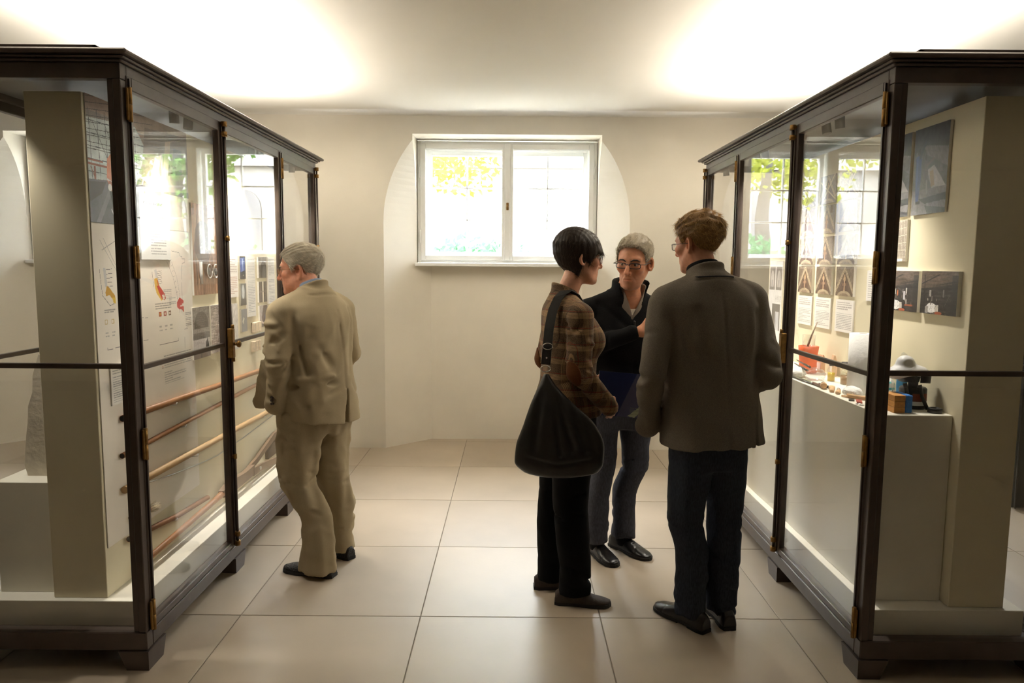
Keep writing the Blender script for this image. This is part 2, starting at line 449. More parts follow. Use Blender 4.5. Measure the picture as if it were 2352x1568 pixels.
# ------------------------------------------------------------------ the two glass cabinets
ZR0, ZR1, ZT0, ZT1, ZTOP = .076, .152, 2.262, 2.318, 2.357
ZMID0, ZMID1 = 1.196, 1.216
def make_cabinet(label, xface, sgn, y0, y1, depth):
    """xface: aisle-side plane; sgn: direction into the cabinet"""
    X = lambda u: xface+sgn*u
    cab = thing('display_cabinet', label, 'cabinet', (X(depth/2), (y0+y1)/2, 0), 0, 'glass display cabinets facing across the aisle')
    D = depth; p = .046
    # plinth frame and floor
    m = MB(); m.box(X(0), X(D), y0, y0+.05, ZR0, ZR1, .004); m.box(X(0), X(D), y1-.05, y1, ZR0, ZR1, .004)
    m.box(X(0), X(.05), y0+.05, y1-.05, ZR0, ZR1-.012, .004); m.box(X(D-.05), X(D), y0+.05, y1-.05, ZR0, ZR1-.012, .004)
    m.build('bottom_frame', BRONZE, cab)
    MB().box(X(.05), X(D-.05), y0+.05, y1-.05, .085, .132).build('cabinet_floor', BRONZE, cab)
    # tapered feet
    ys = [y0, (y0+y1)/2-.41, (y0+y1)/2+.45, y1-.14]
    for k, fy in enumerate(ys):
        for u0 in (0, D-.11):
            a, b = -.008, .118
            if 0 < k < 3: a, b = 0, .12
            yy0, yy1 = fy-.008 if k == 0 else fy, fy+.14
            ua, ub = (u0-.008, u0+.11) if u0 == 0 else (u0, u0+.118)
            tin = .03
            # slanted on the inner sides
            top = [(ua, yy0), (ub, yy0), (ub, yy1), (ua, yy1)]
            cu = tin if u0 == 0 else 0; cu2 = 0 if u0 == 0 else tin
            bot = [(ua+cu2, yy0+(tin if k == 3 else 0)), (ub-cu, yy0+(tin if k == 3 else 0)), (ub-cu, yy1-(tin if k != 3 else 0)), (ua+cu2, yy1-(tin if k != 3 else 0))]
            v = [(X(u), y, 0) for u, y in bot]+[(X(u), y, ZR0+.001) for u, y in top]
            f = [(0,3,2,1), (4,5,6,7), (0,1,5,4), (1,2,6,5), (2,3,7,6), (3,0,4,7)]
            if sgn < 0: f = [tuple(reversed(q)) for q in f]
            MB().add(v, f).build('foot', BRONZE, cab)
    # corner posts with a stepped profile
    for u0, su in ((0, 1), (D, -1)):
        for yy, sy in ((y0, 1), (y1, -1)):
            m = MB(); m.box(X(u0), X(u0+su*.030), yy, yy+sy*p, ZR1+.0005, ZT0-.0005, .003)
            m.box(X(u0+su*.028), X(u0+su*.052), yy+sy*.006, yy+sy*.030, ZR1+.0005, ZT0-.0005, .002)
            m.build('corner_post', BRONZE, cab)
    # top frame, cornice in steps, roof
    m = MB()
    for (ua, ub, ya, yb) in ((0, D, y0, y0+.045), (0, D, y1-.045, y1), (0, .045, y0+.045, y1-.045), (D-.045, D, y0+.045, y1-.045)):
        m.box(X(ua), X(ub), ya, yb, ZT0 if yb-ya < .1 else ZT0+.012, ZT1, .002)
    m.build('top_frame', BRONZE, cab)
    m = MB(); m.box(X(-.014), X(D+.014), y0-.014, y1+.014, ZT1, ZT1+.012, .004)
    m.box(X(-.028), X(D+.028), y0-.028, y1+.028, ZT1+.011, ZT1+.022, .005)
    m.box(X(-.05), X(D+.05), y0-.05, y1+.05, ZT1+.021, ZTOP, .006)
    m.build('cornice', BRONZE, cab)
    MB().box(X(.046), X(D-.046), y0+.046, y1-.046, ZT1-.016, ZT1-.001).build('roof_panel', BRONZE_IN, cab)
    # end panes with one glazing bar
    for yy, sy in ((y0, 1), (y1, -1)):
        m = MB().box(X(.03), X(D-.03), yy+sy*.012, yy+sy*.030, ZMID0, ZMID1, .002); br = m.build('glazing_bar', BRONZE, cab)
        MB().box(X(.029), X(D-.029), yy+sy*.018, yy+sy*.022, ZR1-.008, ZMID0).build('end_pane', GLASS, cab)
        MB().box(X(.029), X(D-.029), yy+sy*.018, yy+sy*.022, ZMID1, ZT0+.01).build('end_pane', GLASS, cab)
    # three doors on each long side
    L = (y1-y0-2*p)
    cuts = [y0+p-.012, y0+.905, y0+1.80, y1-p+.012]
    for side, (uf, us) in enumerate(((-.004, 1), (D+.004, -1))):
        for k in range(3):
            a, b = cuts[k]+.002, cuts[k+1]-.002
            s = .036; zt = ZT0+.020; zb = ZR1-.004
            zdt = ZT0-.028
            U0, U1 = X(uf), X(uf+us*.030)
            m = MB(); m.box(U0, U1, a, a+s, zb, zt, .003); m.box(U0, U1, b-s, b, zb, zt, .003)
            m.box(U0, U1, a+s, b-s, zdt, zt, .003); m.box(U0, U1, a+s, b-s, zb, zb+.030, .003)
            m.box(X(uf-us*.007), X(uf+us*.004), a+.010, a+.018, zb+.01, zt-.01)     # bead along each stile
            m.box(X(uf-us*.007), X(uf+us*.004), b-.018, b-.010, zb+.01, zt-.01)
            d = m.build('door', BRONZE, cab)
            MB().box(X(uf+us*.006), X(uf+us*.022), a+s-.002, b-s+.002, ZMID0-.012, ZMID1-.012, .002).build('glazing_bar', BRONZE, d)
            MB().box(X(uf+us*.012), X(uf+us*.016), a+s-.004, b-s+.004, zb+.026, ZMID0-.012).build('pane', GLASS, d)
            MB().box(X(uf+us*.012), X(uf+us*.016), a+s-.004, b-s+.004, ZMID1-.012, zdt+.004).build('pane', GLASS, d)
            hy = a+.002 if k in (0, 2) else b-.002        # hinge side
            if k == 1: hy = b+.002
            if k != 1 or True:
                if k != 1:
                    for hz in (ZT0-.085, 1.60, .90, .21):
                        h = MB(); h.tube([(X(uf-us*.009), hy, hz-.062), (X(uf-us*.009), hy, hz-.001)], .0085, 10)
                        h.tube([(X(uf-us*.009), hy, hz+.001), (X(uf-us*.009), hy, hz+.062)], .0085, 10)
                        h.box(X(uf-us*.010), X(uf-us*.001), hy-.016, hy+.016, hz-.058, hz+.058, .002)
                        h.build('hinge', BRASS, d)
            if k in (0, 2):                               # closing rod, guides and lock at the meeting stile
                ly = b-.004 if k == 0 else b-.012
                R = MB(); R.tube([(X(uf-us*.016), ly, zb+.02), (X(uf-us*.016), ly, zt-.02)], .0065, 8); R.build('closing_rod', BRONZE, d)
                for gz in (zb+.015, zb+.065, .62, 1.72, zt-.06, zt-.012):
                    gd = MB(); big = .016 if gz > 2.2 or gz < .25 else .011
                    gd.tube([(X(uf-us*.016), ly, gz-.012), (X(uf-us*.016), ly, gz+.012)], big*.9, 10)
                    gd.box(X(uf-us*.012), X(uf), ly-.014, ly+.022, gz-.008, gz+.008, .002)
                    gd.build('rod_guide', BRASS, d)
                lk = MB(); lk.box(X(uf-us*.030), X(uf-us*.002), ly-.020, ly+.016, 1.125, 1.275, .004)
                lk.tube([(X(uf-us*.024), ly, 1.275), (X(uf-us*.024), ly, 1.293)], .009, 8); lk.tube([(X(uf-us*.024), ly, 1.107), (X(uf-us*.024), ly, 1.125)], .009, 8)
                lk.build('lock_case', BRASS, d)
                kn = MB(); kn.tube([(X(uf-us*.030), ly, 1.196), (X(uf-us*.046), ly, 1.196)], .008, 10)
                kn.tube([(X(uf-us*.044), ly, 1.196), (X(uf-us*.050), ly, 1.196), (X(uf-us*.060), ly, 1.196), (X(uf-us*.064), ly, 1.196)], [.010, .017, .017, .008], 12)
                kn.build('knob', BRASS, d)
    return cab, X
BRONZE_IN = mat('dull_bronze_ceiling', srgb(118, 116, 116), .42, metal=.1, var=.15, vscale=5)
LXF, LY0, LY1, DEP = -1.428, 2.698, 5.31, .772
RXF, RY0, RY1 = 1.368, 2.675, 5.22
cabL, LX = make_cabinet('dark bronze glass cabinet holding rods, drawings and photographs of timber decay', LXF, -1, LY0, LY1, DEP)
cabR, RX = make_cabinet('dark bronze glass cabinet holding a counter of restoration tools', RXF, 1, RY0, RY1, DEP)

# uplights lying on the cabinet roofs
def uplight(label, X, y0, y1):
    t = thing('uplight', label, 'light fixture', (X(.38), (y0+y1)/2, ZTOP), 0, 'strip uplights on the cabinets')
    m = MB(); a, b, c, d = .10, .67, y0+.03, y1+.02
    m.box(X(a), X(b), c, d, ZTOP, ZTOP+.006); m.box(X(a), X(a+.012), c, d, ZTOP, ZTOP+.030); m.box(X(b-.012), X(b), c, d, ZTOP, ZTOP+.030)
    m.box(X(a), X(b), c, c+.012, ZTOP, ZTOP+.030); m.box(X(a), X(b), d-.012, d, ZTOP, ZTOP+.030)
    m.build('trough', BRONZE, t)
    for k in range(2):
        MB().tube([(X(.30+.16*k), c+.06, ZTOP+.018), (X(.30+.16*k), d-.06, ZTOP+.018)], .009, 8).build('lamp_tube', FRAME_WHITE, t)
    l = bpy.data.lights.new('uplight_lamp', 'AREA'); l.shape = 'RECTANGLE'; l.size = .40; l.size_y = d-c-.2
    l.energy = UPLIGHT_W; l.color = (1.0, .905, .765); l.spread = math.radians(150)
    o = bpy.data.objects.new('uplight_lamp', l); COL.objects.link(o); o.location = (X(.38), (c+d)/2+.05, ZTOP+.034); o.rotation_euler = (math.pi, 0, 0)
uplight('shallow bronze light trough lying on the roof of the cabinet with rods', LX, LY0, LY1)
uplight('shallow bronze light trough lying on the roof of the cabinet with tools', RX, RY0, RY1)

# small spotlights under the cabinet roofs
def spotlight(label, X, u, y, tx, ty, tz, w=SPOT_W, size=95):
    zc = ZT1-.016
    t = thing('spotlight', label, 'spotlight', (X(u), y, zc), 0, 'small spotlights under the cabinet roofs')
    P = Vector((X(u), y, zc-.055)); d = (Vector((tx, ty, tz))-P).normalized()
    MB().tube([(X(u), y, zc-.0005), (X(u), y, zc-.03)], .006, 8).build('stem', BLACK, t)
    MB().tube([P-d*.035, P+d*.030], .021, 14).build('housing', BLACK, t)
    l = bpy.data.lights.new('spot_lamp', 'SPOT'); l.energy = w; l.color = (1.0, .94, .83); l.spot_size = math.radians(size); l.spot_blend = 1.0; l.shadow_soft_size = .03
    o = bpy.data.objects.new('spot_lamp', l); COL.objects.link(o)
    o.location = P+d*.036; o.rotation_euler = d.to_track_quat('-Z', 'Y').to_euler()
for (X, px, side) in ((LX, -1.64, 'rods'), (RX, 1.771, 'tools')):
    for k, y in enumerate((3.30, 3.44, 4.25, 4.40, 5.02)):
        nm = ['second spotlight', 'first spotlight', 'third spotlight', 'fourth spotlight', 'last spotlight'][k]
        spotlight('small black %s inside the aisle glass of the cabinet of %s' % (nm, side), X, .085, y, px-(.09 if px > 0 else -.09), y+(-.30 if k % 2 else .15), .3, SPOT_W*(.62 if k < 2 else 1), 92)
    spotlight('small black spotlight behind the display wall in the cabinet of %s' % side, X, .58 if px < 0 else .69, 2.775 if px < 0 else 3.2, X(.56 if px < 0 else .68), 2.99 if px < 0 else 3.1, .80 if px < 0 else .2, SPOT_W*(.9 if px < 0 else .5))
# ------------------------------------------------------------------ printed boards: flat print as colours on a fine mesh
PRINT = attr_mat('matt_print', .55, spec=.35)
SATIN = attr_mat('satin_print', .35, spec=.5)
class Img:
    """tiny raster, colours in sRGB 0-255, unit coordinates u right, v down"""
    def __init__(s, W, H, px, bg):
        s.w, s.h = max(4, int(round(W/px))), max(4, int(round(H/px)))
        s.a = np.empty((s.h, s.w, 3)); s.a[:] = bg
        s.v, s.u = np.meshgrid((np.arange(s.h)+.5)/s.h, (np.arange(s.w)+.5)/s.w, indexing='ij')
        s.asp = W/H
    def put(s, mask, c, al=1.0):
        s.a[mask] = s.a[mask]*(1-al)+np.array(c, float)*al; return s
    def rect(s, u0, v0, u1, v1, c, al=1.0): return s.put((s.u >= u0) & (s.u < u1) & (s.v >= v0) & (s.v < v1), c, al)
    def ell(s, u, v, ru, rv, c, al=1.0): return s.put(((s.u-u)/ru)**2+((s.v-v)/rv)**2 < 1, c, al)
    def line(s, u0, v0, u1, v1, w, c, al=1.0):
        x, y = (s.u-u0)*s.asp, s.v-v0; dx, dy = (u1-u0)*s.asp, v1-v0
        t = np.clip((x*dx+y*dy)/(dx*dx+dy*dy+1e-9), 0, 1)
        return s.put(np.hypot(x-t*dx, y-t*dy) < w/2, c, al)
    def path(s, pts, w, c, al=1.0):
        for a, b in zip(pts[:-1], pts[1:]): s.line(*a, *b, w, c, al)
        return s
    def poly(s, pts, c, al=1.0):
        ins = np.zeros(s.u.shape, bool); n = len(pts)
        for i in range(n):
            (x0, y0), (x1, y1) = pts[i], pts[(i+1) % n]
            if y0 == y1: continue
            k = ((y0 > s.v) != (y1 > s.v)) & (s.u < (x1-x0)*(s.v-y0)/(y1-y0)+x0); ins ^= k
        return s.put(ins, c, al)
    def noise(s, amp, fu, fv, seed, n=24):
        r = np.random.default_rng(seed); z = np.zeros(s.u.shape)
        for _ in range(n):
            a, b, p = r.normal()*fu, r.normal()*fv, r.random()*6.28
            z += np.sin(6.28*(a*s.u+b*s.v)+p)
        s.a += (z/math.sqrt(n/2))[..., None]*amp; return s
    def grain(s, amp, seed): s.a += np.random.default_rng(seed).normal(size=s.u.shape)[..., None]*amp; return s
    def grad(s, c0, c1):
        t = s.v[..., None]; s.a[:] = np.array(c0, float)*(1-t)+np.array(c1, float)*t; return s
    def text(s, u0, v0, u1, n, dv, c=(95, 95, 95), th=.34, seed=0, gaps=()):
        r = random.Random(seed)
        for k in range(n):
            if k in gaps: continue
            e = u1 if r.random() < .75 else u0+(u1-u0)*r.uniform(.35, .9)
            vv = v0+k*dv
            row = (s.v >= vv) & (s.v < vv+max(dv*th, 1.01*(s.v[1, 0]-s.v[0, 0]))) & (s.u >= u0) & (s.u < e)
            brk = (np.sin(s.u*s.w*1.3+k*1.7)+np.sin(s.u*s.w*.57+k*2.9)) > -1.55
            s.put(row & brk, c, .55)
        return s
    def lin(s):
        c = np.clip(s.a, 0, 255)/255.0
        return np.where(c <= .04045, c/12.92, ((c+.055)/1.055)**2.4)

def print_mesh(img, W, H, th, edge):
    h, w = img.h, img.w
    us, vs = np.linspace(0, W, w+1), np.linspace(0, -H, h+1)
    V = [(x, 0.0, z) for z in vs for x in us]
    i = np.arange(h)[:, None]*(w+1)+np.arange(w)[None]
    F = np.stack([i, i+w+1, i+w+2, i+1], -1).reshape(-1, 4).tolist()
    n = len(V); V += [(0, th, 0), (W, th, 0), (W, th, -H), (0, th, -H), (0, 0, 0), (W, 0, 0), (W, 0, -H), (0, 0, -H)]
    F += [(n, n+1, n+2, n+3), (n+4, n+5, n+1, n), (n+5, n+6, n+2, n+1), (n+6, n+7, n+3, n+2), (n+7, n+4, n, n+3)]
    me = bpy.data.meshes.new('print'); me.from_pydata(V, [], F)
    at = me.attributes.new('paint', 'FLOAT_COLOR', 'FACE')
    col = np.ones((len(F), 4), np.float32); col[:h*w, :3] = img.lin().reshape(-1, 3); col[h*w:, :3] = edge
    at.data.foreach_set('color', col.ravel()); me.update(); return me
def hang(name, label, cat, img, X, yl, zt, W, H, facing, th=.012, m=None, group=None, edge=(.75, .72, .66)):
    """board on a display wall; facing +1 looks to +x. yl: edge that is the picture's left side"""
    o = link(name, print_mesh(img, W, H, th, edge), m or PRINT)
    # local x runs along the picture width; the printed side looks to -y locally
    o.rotation_euler = (0, 0, math.radians(90 if facing > 0 else -90))
    o.location = (X+facing*(th+.0008), yl, zt)
    return tag(o, label, cat, group)

# ---- display walls and plinths
def base_boards():
    t = tag(MB().box(-1.858, -1.64, 2.813, 5.06, .2385, 2.241, .002).build('display_wall', CREAM), 'tall cream display wall carrying drawings and rods', 'display wall', 'cream display walls')
    t = tag(MB().box(1.771, 1.993, 2.788, 5.0, .2385, 2.244, .002).build('display_wall', CREAM), 'tall cream display wall behind the tool counter', 'display wall', 'cream display walls')
    tag(MB().box(-2.12, -1.507, 2.788, 5.22, .1325, .238, .002).build('plinth', CREAM2), 'long low pale plinth under the cream wall of rods', 'plinth', 'pale plinths in the cabinets')
    tag(MB().box(1.447, 2.06, 2.763, 5.13, .1325, .238, .002).build('plinth', CREAM2), 'long low pale plinth under the tool counter', 'plinth', 'pale plinths in the cabinets')
    tag(MB().box(1.482, 1.7695, 2.845, 4.98, .2385, 1.014, .002).build('counter', CREAM2), 'waist-high cream box counter covered with tools', 'counter')
    tag(MB().box(-2.11, -1.860, 2.863, 3.9, .2385, .704, .002).build('pedestal', CREAM2), 'knee-high cream pedestal carrying the stone slab', 'pedestal')
base_boards()
rs = np.random.default_rng(5)
sl = MB(); ol = [(-2.030, .7045), (-1.885, .7045), (-1.870, .9), (-1.868, 1.18), (-1.955, 1.22), (-1.985, 1.13), (-1.990, 1.06), (-2.012, 1.0), (-2.018, .93), (-2.028, .87), (-2.042, .75)]
sl.prism(ol, 1, 2.955, 3.0)
tag(sl.build('stone_slab', mat('pale_weathered_stone', (.62, .56, .45), .9, var=.12, vscale=14, bump=.25, bscale=40)), 'broken pale stone slab with ragged edge on the knee-high pedestal', 'stone slab')

PX = .0032
CARD = (236, 232, 226)
# ---- cabinet of rods
XW = -1.64
def big_worker():
    W, H = .86, .487; im = Img(W, H, .0021, (196, 178, 160))
    im.grad((150, 138, 128), (120, 112, 106))
    im.poly([(0, .18), (.62, .10), (.40, .62), (0, .66)], (208, 216, 214)); im.noise(9, 3, 3, 2)
    im.poly([(0, 0), (1, 0), (1, .2), (.55, .34), (.42, .12), (0, .12)], (170, 146, 128))
    for k in range(9): im.line(0, .02+k*.05, .6, -.16+k*.07, .005, (70, 66, 66))
    for k in range(7): im.line(.02+k*.065, .1, .03+k*.067, .66, .006, (62, 68, 78))
    for k in range(5): im.line(0, .2+k*.1, .5, .17+k*.105, .006, (66, 72, 82))
    for k in range(3): im.line(.05+k*.1, .2, .22+k*.1, .62, .006, (80, 84, 92))
    im.rect(0, .53, .16, .548, (164, 96, 74)); im.rect(0, .50, .12, .512, (164, 96, 74)); im.rect(.045, .55, .058, .72, (150, 84, 66)); im.line(.02, .56, .07, .70, .010, (150, 84, 66))
    im.poly([(0, .66), (.5, .62), (.62, 1), (0, 1)], (96, 92, 96)); im.noise(7, 5, 5, 9); im.grain(5, 3)
    im.poly([(.0, .68), (.14, .66), (.10, .76), (0, .84)], (70, 52, 48)); im.line(.06, 1, .20, .66, .05, (126, 122, 124))
    # worker
    im.poly([(.155, .47), (.20, .40), (.30, .43), (.33, .74), (.19, .74), (.145, .64)], (232, 152, 116)); im.ell(.255, .35, .035, .08, (120, 76, 58))
    im.line(.195, .41, .235, .53, .014, (238, 232, 226)); im.line(.150, .635, .20, .665, .016, (238, 232, 226)); im.line(.17, .67, .27, .72, .05, (190, 118, 92)); im.ell(.17, .70, .016, .03, (232, 226, 220))
    im.poly([(.165, .73), (.33, .72), (.35, .97), (.25, 1), (.19, .88)], (42, 44, 48)); im.ell(.21, .83, .010, .02, (220, 214, 206)); im.line(.175, .88, .20, .95, .01, (216, 216, 220))
    # beams at the right
    im.poly([(.52, .10), (1, .05), (1, .55), (.46, .60)], (120, 104, 92)); im.poly([(.62, .34), (.69, .30), (.52, 1), (.42, 1)], (214, 186, 158))
    im.poly([(.74, .16), (.80, .14), (.74, .6), (.68, .62)], (206, 184, 160)); im.poly([(.83, .2), (.93, .2), (.92, .55), (.80, .55)], (76, 74, 74))
    im.poly([(.46, .55), (1, .42), (1, .60), (.60, .66)], (186, 168, 150)); im.rect(.70, .66, 1, 1, (222, 208, 182)); im.noise(4, 8, 8, 3)
    return im, W, H
im, W, H = big_worker()
hang('photo_print', 'large photograph of a worker in orange shirt among roof scaffolding', 'photo', im, XW, 2.829, 2.241, W, H, 1, .004, SATIN)
def diagram():
    W, H = .86, 1.31; im = Img(W, H, .0027, (238, 230, 216)); im.v = (im.v-.02)/.6; im.asp /= .6; g = (150, 146, 140); d = (110, 106, 102)
    # left figure
    im.line(.075, .10, .26, .02, .004, g); im.path([(.06, .05), (.15, .16), (.2, .22)], .0025, g); im.path([(.09, .04), (.2, .2)], .0025, g)
    im.path([(.045, .20), (.055, .29), (.06, .33), (.12, .385), (.16, .375)], .003, d); im.poly([(.075, .19), (.095, .19), (.105, .28), (.085, .29)], (205, 202, 198))
    for k in range(5): im.line(.10, .20+k*.022, .15, .196+k*.022, .003, d)
    im.poly([(.10, .28), (.13, .30), (.165, .335), (.17, .375), (.15, .36), (.12, .33), (.09, .335), (.085, .318)], (206, 158, 60)); im.poly([(.14, .345), (.168, .345), (.17, .38), (.15, .37)], (226, 190, 60))
    im.text(.07, .402, .17, 2, .011, d, .6, 1)
    for k in range(2): im.rect(.07+k*.055, .455, .092+k*.055, .478, (196, 168, 90)); im.rect(.073+k*.055, .458, .087+k*.055, .475, (240, 232, 218))
    for k in range(2): im.text(.07+k*.055, .52, .10+k*.055, 2, .018, g, .4, k)
    im.path([(.08, .60), (.08, .612), (.20, .606)], .0025, d)
    # middle figure
    im.poly([(.555, .205), (.578, .20), (.60, .27), (.575, .28)], (208, 205, 200)); im.line(.53, .215, .545, .30, .003, d)
    for k in range(7): im.line(.585, .215+k*.012, .635, .21+k*.012, .0028, g)
    im.poly([(.55, .255), (.585, .25), (.60, .29), (.64, .34), (.66, .375), (.62, .385), (.57, .34), (.555, .30)], (222, 176, 70)); im.poly([(.575, .262), (.59, .262), (.605, .295), (.59, .30)], (206, 120, 50))
    im.poly([(.575, .298), (.605, .298), (.66, .345), (.672, .375), (.655, .385), (.625, .375), (.60, .34)], (196, 52, 44)); im.poly([(.63, .352), (.655, .35), (.66, .378), (.64, .382)], (238, 226, 210))
    im.text(.64, .322, .74, 6, .0105, g, .5, 4)
    # right figure
    for a in (.0, .055): im.path([(.70+a, .155), (.765+a*.8, .25), (.80+a*.6, .34), (.83+a*.5, .47)], .0025, g)
    im.path([(.76, .09), (.85, .10), (.86, .12), (.885, .125), (.88, .135), (.92, .137), (.915, .16), (.885, .165), (.87, .20), (.865, .42), (.86, .46)], .003, g)
    for k in range(9): im.line(.735+k*.010, .15+k*.033, .755+k*.010, .142+k*.033, .0022, g)
    im.poly([(.80, .405), (.835, .375), (.885, .40), (.88, .415), (.855, .42), (.885, .438), (.87, .455), (.825, .45), (.80, .435)], (200, 50, 42)); im.line(.84, .432, .88, .428, .006, (238, 228, 214)); im.poly([(.86, .45), (.885, .44), (.885, .468), (.87, .468)], (206, 90, 70))
    im.text(.55, .40, .73, 3, .013, d, .5, 7); im.text(.71, .372, .79, 4, .012, g, .5, 8)
    for k, c in enumerate(((176, 50, 36), (166, 62, 44), (110, 78, 56))): im.rect(.585+k*.055, .45, .615+k*.055, .480, c); im.rect(.593+k*.055, .458, .607+k*.055, .473, (240, 226, 206) if k else (206, 150, 60))
    for k in range(3): im.text(.585+k*.06, .535, .62+k*.06, 2, .022, g, .4, k)
    im.text(.90, .475, .985, 9, .0115, d, .5, 11); im.path([(.58, .63), (.58, .645), (.80, .645), (.80, .628)], .0025, d)
    im.path([(.88, .58), (.96, .578)], .0022, g); im.path([(.88, .63), (.88, .70)], .002, g); im.path([(.41, .47), (.47, .475)], .0022, g); im.path([(.41, .60), (.46, .60)], .0022, g)
    # explanatory text low on the sheet
    im.text(.62, .715, .95, 3, .015, d, .5, 13); im.text(.62, .772, .96, 2, .013, g, .5, 14); im.text(.62, .815, .88, 6, .0135, g, .5, 15); im.ell(.605, .777, .005, .003, (200, 90, 40)); im.ell(.605, .787, .005, .003, (120, 60, 40))
    return im, W, H
im, W, H = diagram()
hang('drawing_print', 'tall white sheet of building section drawings with red and yellow decay marks', 'drawing', im, XW, 2.829, 1.752, W, H, 1, .004)
im = Img(.27, .29, .0024, (228, 227, 222)); im.text(.32, .20, .86, 17, .044, (120, 120, 120), .38, 3)
tc = hang('text_card', 'pale text card with a printed heading overlapping the scaffolding photograph', 'text card', im, XW+.005, 3.187, 1.902, .27, .29, 1, .006)
fc = bpy.data.curves.new('heading', 'FONT'); fc.body = 'Hausschwamm'; fc.size = .030; fc.extrude = .0003
fo = bpy.data.objects.new('tmpfont', fc); COL.objects.link(fo)
hm = bpy.data.meshes.new_from_object(fo.evaluated_get(bpy.context.evaluated_depsgraph_get())); bpy.data.objects.remove(fo)
ho = link('heading', hm, mat('grey_ink', srgb(120, 120, 120), .7)); ho.parent = tc
ho.matrix_basis = Matrix.Translation((.030, -.0012, -.045)) @ Matrix.Rotation(math.radians(90), 4, 'X')
def wood():
    W, H = .30, .47; im = Img(W, H, .0028, (176, 128, 92)); im.noise(18, 9, 1.2, 4); im.noise(10, 22, 2, 5)
    im.ell(.42, .42, .36, .24, (120, 82, 58)); im.noise(6, 12, 12, 6)
    for k in range(30):
        r = random.Random(k); im.ell(.25+r.random()*.45, .3+r.random()*.25, .012, .007, (206, 172, 140), .8)
    im.poly([(0, .14), (.2, .1), (.1, .4), (0, .5)], (206, 168, 124), .6); im.line(.6, .52, .62, .7, .02, (84, 56, 42)); im.line(.3, .5, .33, .62, .03, (92, 62, 46))
    return im, W, H
im, W, H = wood(); kp = hang('photo_print', 'brown photograph of decayed timber around a large knot', 'photo', im, XW, 3.70, 1.902, W, H, 1, .010, SATIN)
# clear sample holder with a tube and two round dishes
ac = thing('sample_holder', 'clear acrylic strip with a sample tube and two ringed dishes before the timber photograph', 'sample holder', (XW+.02, 3.84, 1.55))
MB().box(XW+.016, XW+.020, 3.705, 3.985, 1.485, 1.645).build('acrylic_strip', GLASS, ac)
WHITEP = mat('white_plastic', (.85, .85, .83), .35)
MB().tube([(XW+.026, 3.755, 1.49), (XW+.026, 3.755, 1.605)], .008, 10).build('sample_tube', WHITEP, ac)
for yy in (3.865, 3.945):
    dsh = MB(); ring = [(XW+.025, yy+.030*math.cos(a), 1.555+.036*math.sin(a)) for a in [2*math.pi*k/20 for k in range(21)]]
    dsh.tube(ring, .0035, 6).build('dish_ring', WHITEP, ac); MB().ball((XW+.024, yy, 1.552), (.004, .018, .022)).build('sample', mat('grey_sample', (.3, .28, .27), .6, var=.4, vscale=120), ac)
def arch_photo():
    W, H = .205, .268; im = Img(W, H, .0028, (150, 140, 132)); im.grad((120, 112, 108), (168, 160, 156)); im.noise(10, 6, 14, 3)
    im.ell(.5, .36, .42, .27, (62, 56, 54)); im.rect(0, .42, 1, .5, (150, 144, 140))
    for k in range(7): im.line(.2, .16+k*.04, .7, .17+k*.04, .008, (98, 88, 84))
    im.rect(0, .5, 1, .62, (104, 100, 98)); im.rect(0, .62, 1, 1, (196, 190, 188)); im.noise(9, 9, 9, 8); im.poly([(.72, .72), (.84, .62), (.92, .76), (.92, .92), (.72, .94)], (58, 56, 60)); im.rect(0, .88, 1, 1, (120, 108, 100)); im.rect(.4, .84, .5, 1, (90, 82, 78))
    return im, W, H
im, W, H = arch_photo(); hang('photo_print', 'grey photograph of a dark vaulted arch over a pale wall', 'photo', im, XW, 3.668, 1.370, W, H, 1, .010, SATIN)
im = Img(.20, .262, .0028, (160, 148, 142)); im.noise(22, 14, 14, 8); im.grain(12, 2); im.noise(14, 3, 20, 1); hang('photo_print', 'photograph of mottled red and white brickwork', 'photo', im, XW, 3.893, 1.370, .20, .262, 1, .010, SATIN)
im = Img(.14, .24, .0026, CARD); im.text(.12, .08, .9, 9, .04, (130, 110, 100), .45, 2); im.text(.12, .50, .9, 10, .044, (170, 120, 100), .45, 3)
hang('text_card', 'narrow text card with reddish lines next to the meeting stile', 'text card', im, XW, 4.152, 1.640, .14, .24, 1)
im = Img(.15, .27, .0028, (128, 124, 124)); im.poly([(.45, 0), (1, 0), (1, 1), (.62, 1), (.5, .6)], (214, 210, 206)); im.noise(12, 6, 6, 3); im.grain(5, 1)
hang('photo_print', 'photograph of pale rock against grey next to the meeting stile', 'photo', im, XW, 4.125, 1.362, .15, .27, 1, .010, SATIN)
PL = 'framed photographs in the narrow column'
im = Img(.092, .138, .0024, (52, 54, 62)); im.poly([(.05, .1), (.85, .05), (.9, .62), (.1, .7)], (76, 98, 168)); im.poly([(.4, .1), (.6, .1), (.62, .62), (.45, .66)], (150, 170, 214)); im.ell(.55, .84, .06, .03, (214, 214, 190)); im.noise(6, 6, 6, 1)
hang('photo_print', 'small photograph with a blue garment, top of the narrow photo column', 'photo', im, XW, 4.331, 1.641, .092, .138, 1, .010, SATIN)
im = Img(.092, .132, .0024, (108, 110, 110)); im.ell(.45, .4, .26, .34, (196, 202, 206)); im.line(.45, .1, .4, .7, .05, (230, 232, 234)); im.rect(0, .7, 1, 1, (80, 80, 82)); im.noise(9, 6, 6, 2)
hang('photo_print', 'small photograph with a white leaf-like shape on grey', 'photo', im, XW, 4.331, 1.477, .092, .132, 1, .010, SATIN)
im = Img(.092, .136, .0024, (140, 142, 144)); im.poly([(.15, .55), (.4, .34), (.55, .42), (.3, .66)], (222, 222, 204)); im.noise(5, 4, 4, 3)
hang('photo_print', 'small grey photograph with a pale twig, bottom of the narrow photo column', 'photo', im, XW, 4.331, 1.321, .092, .136, 1, .010, SATIN)
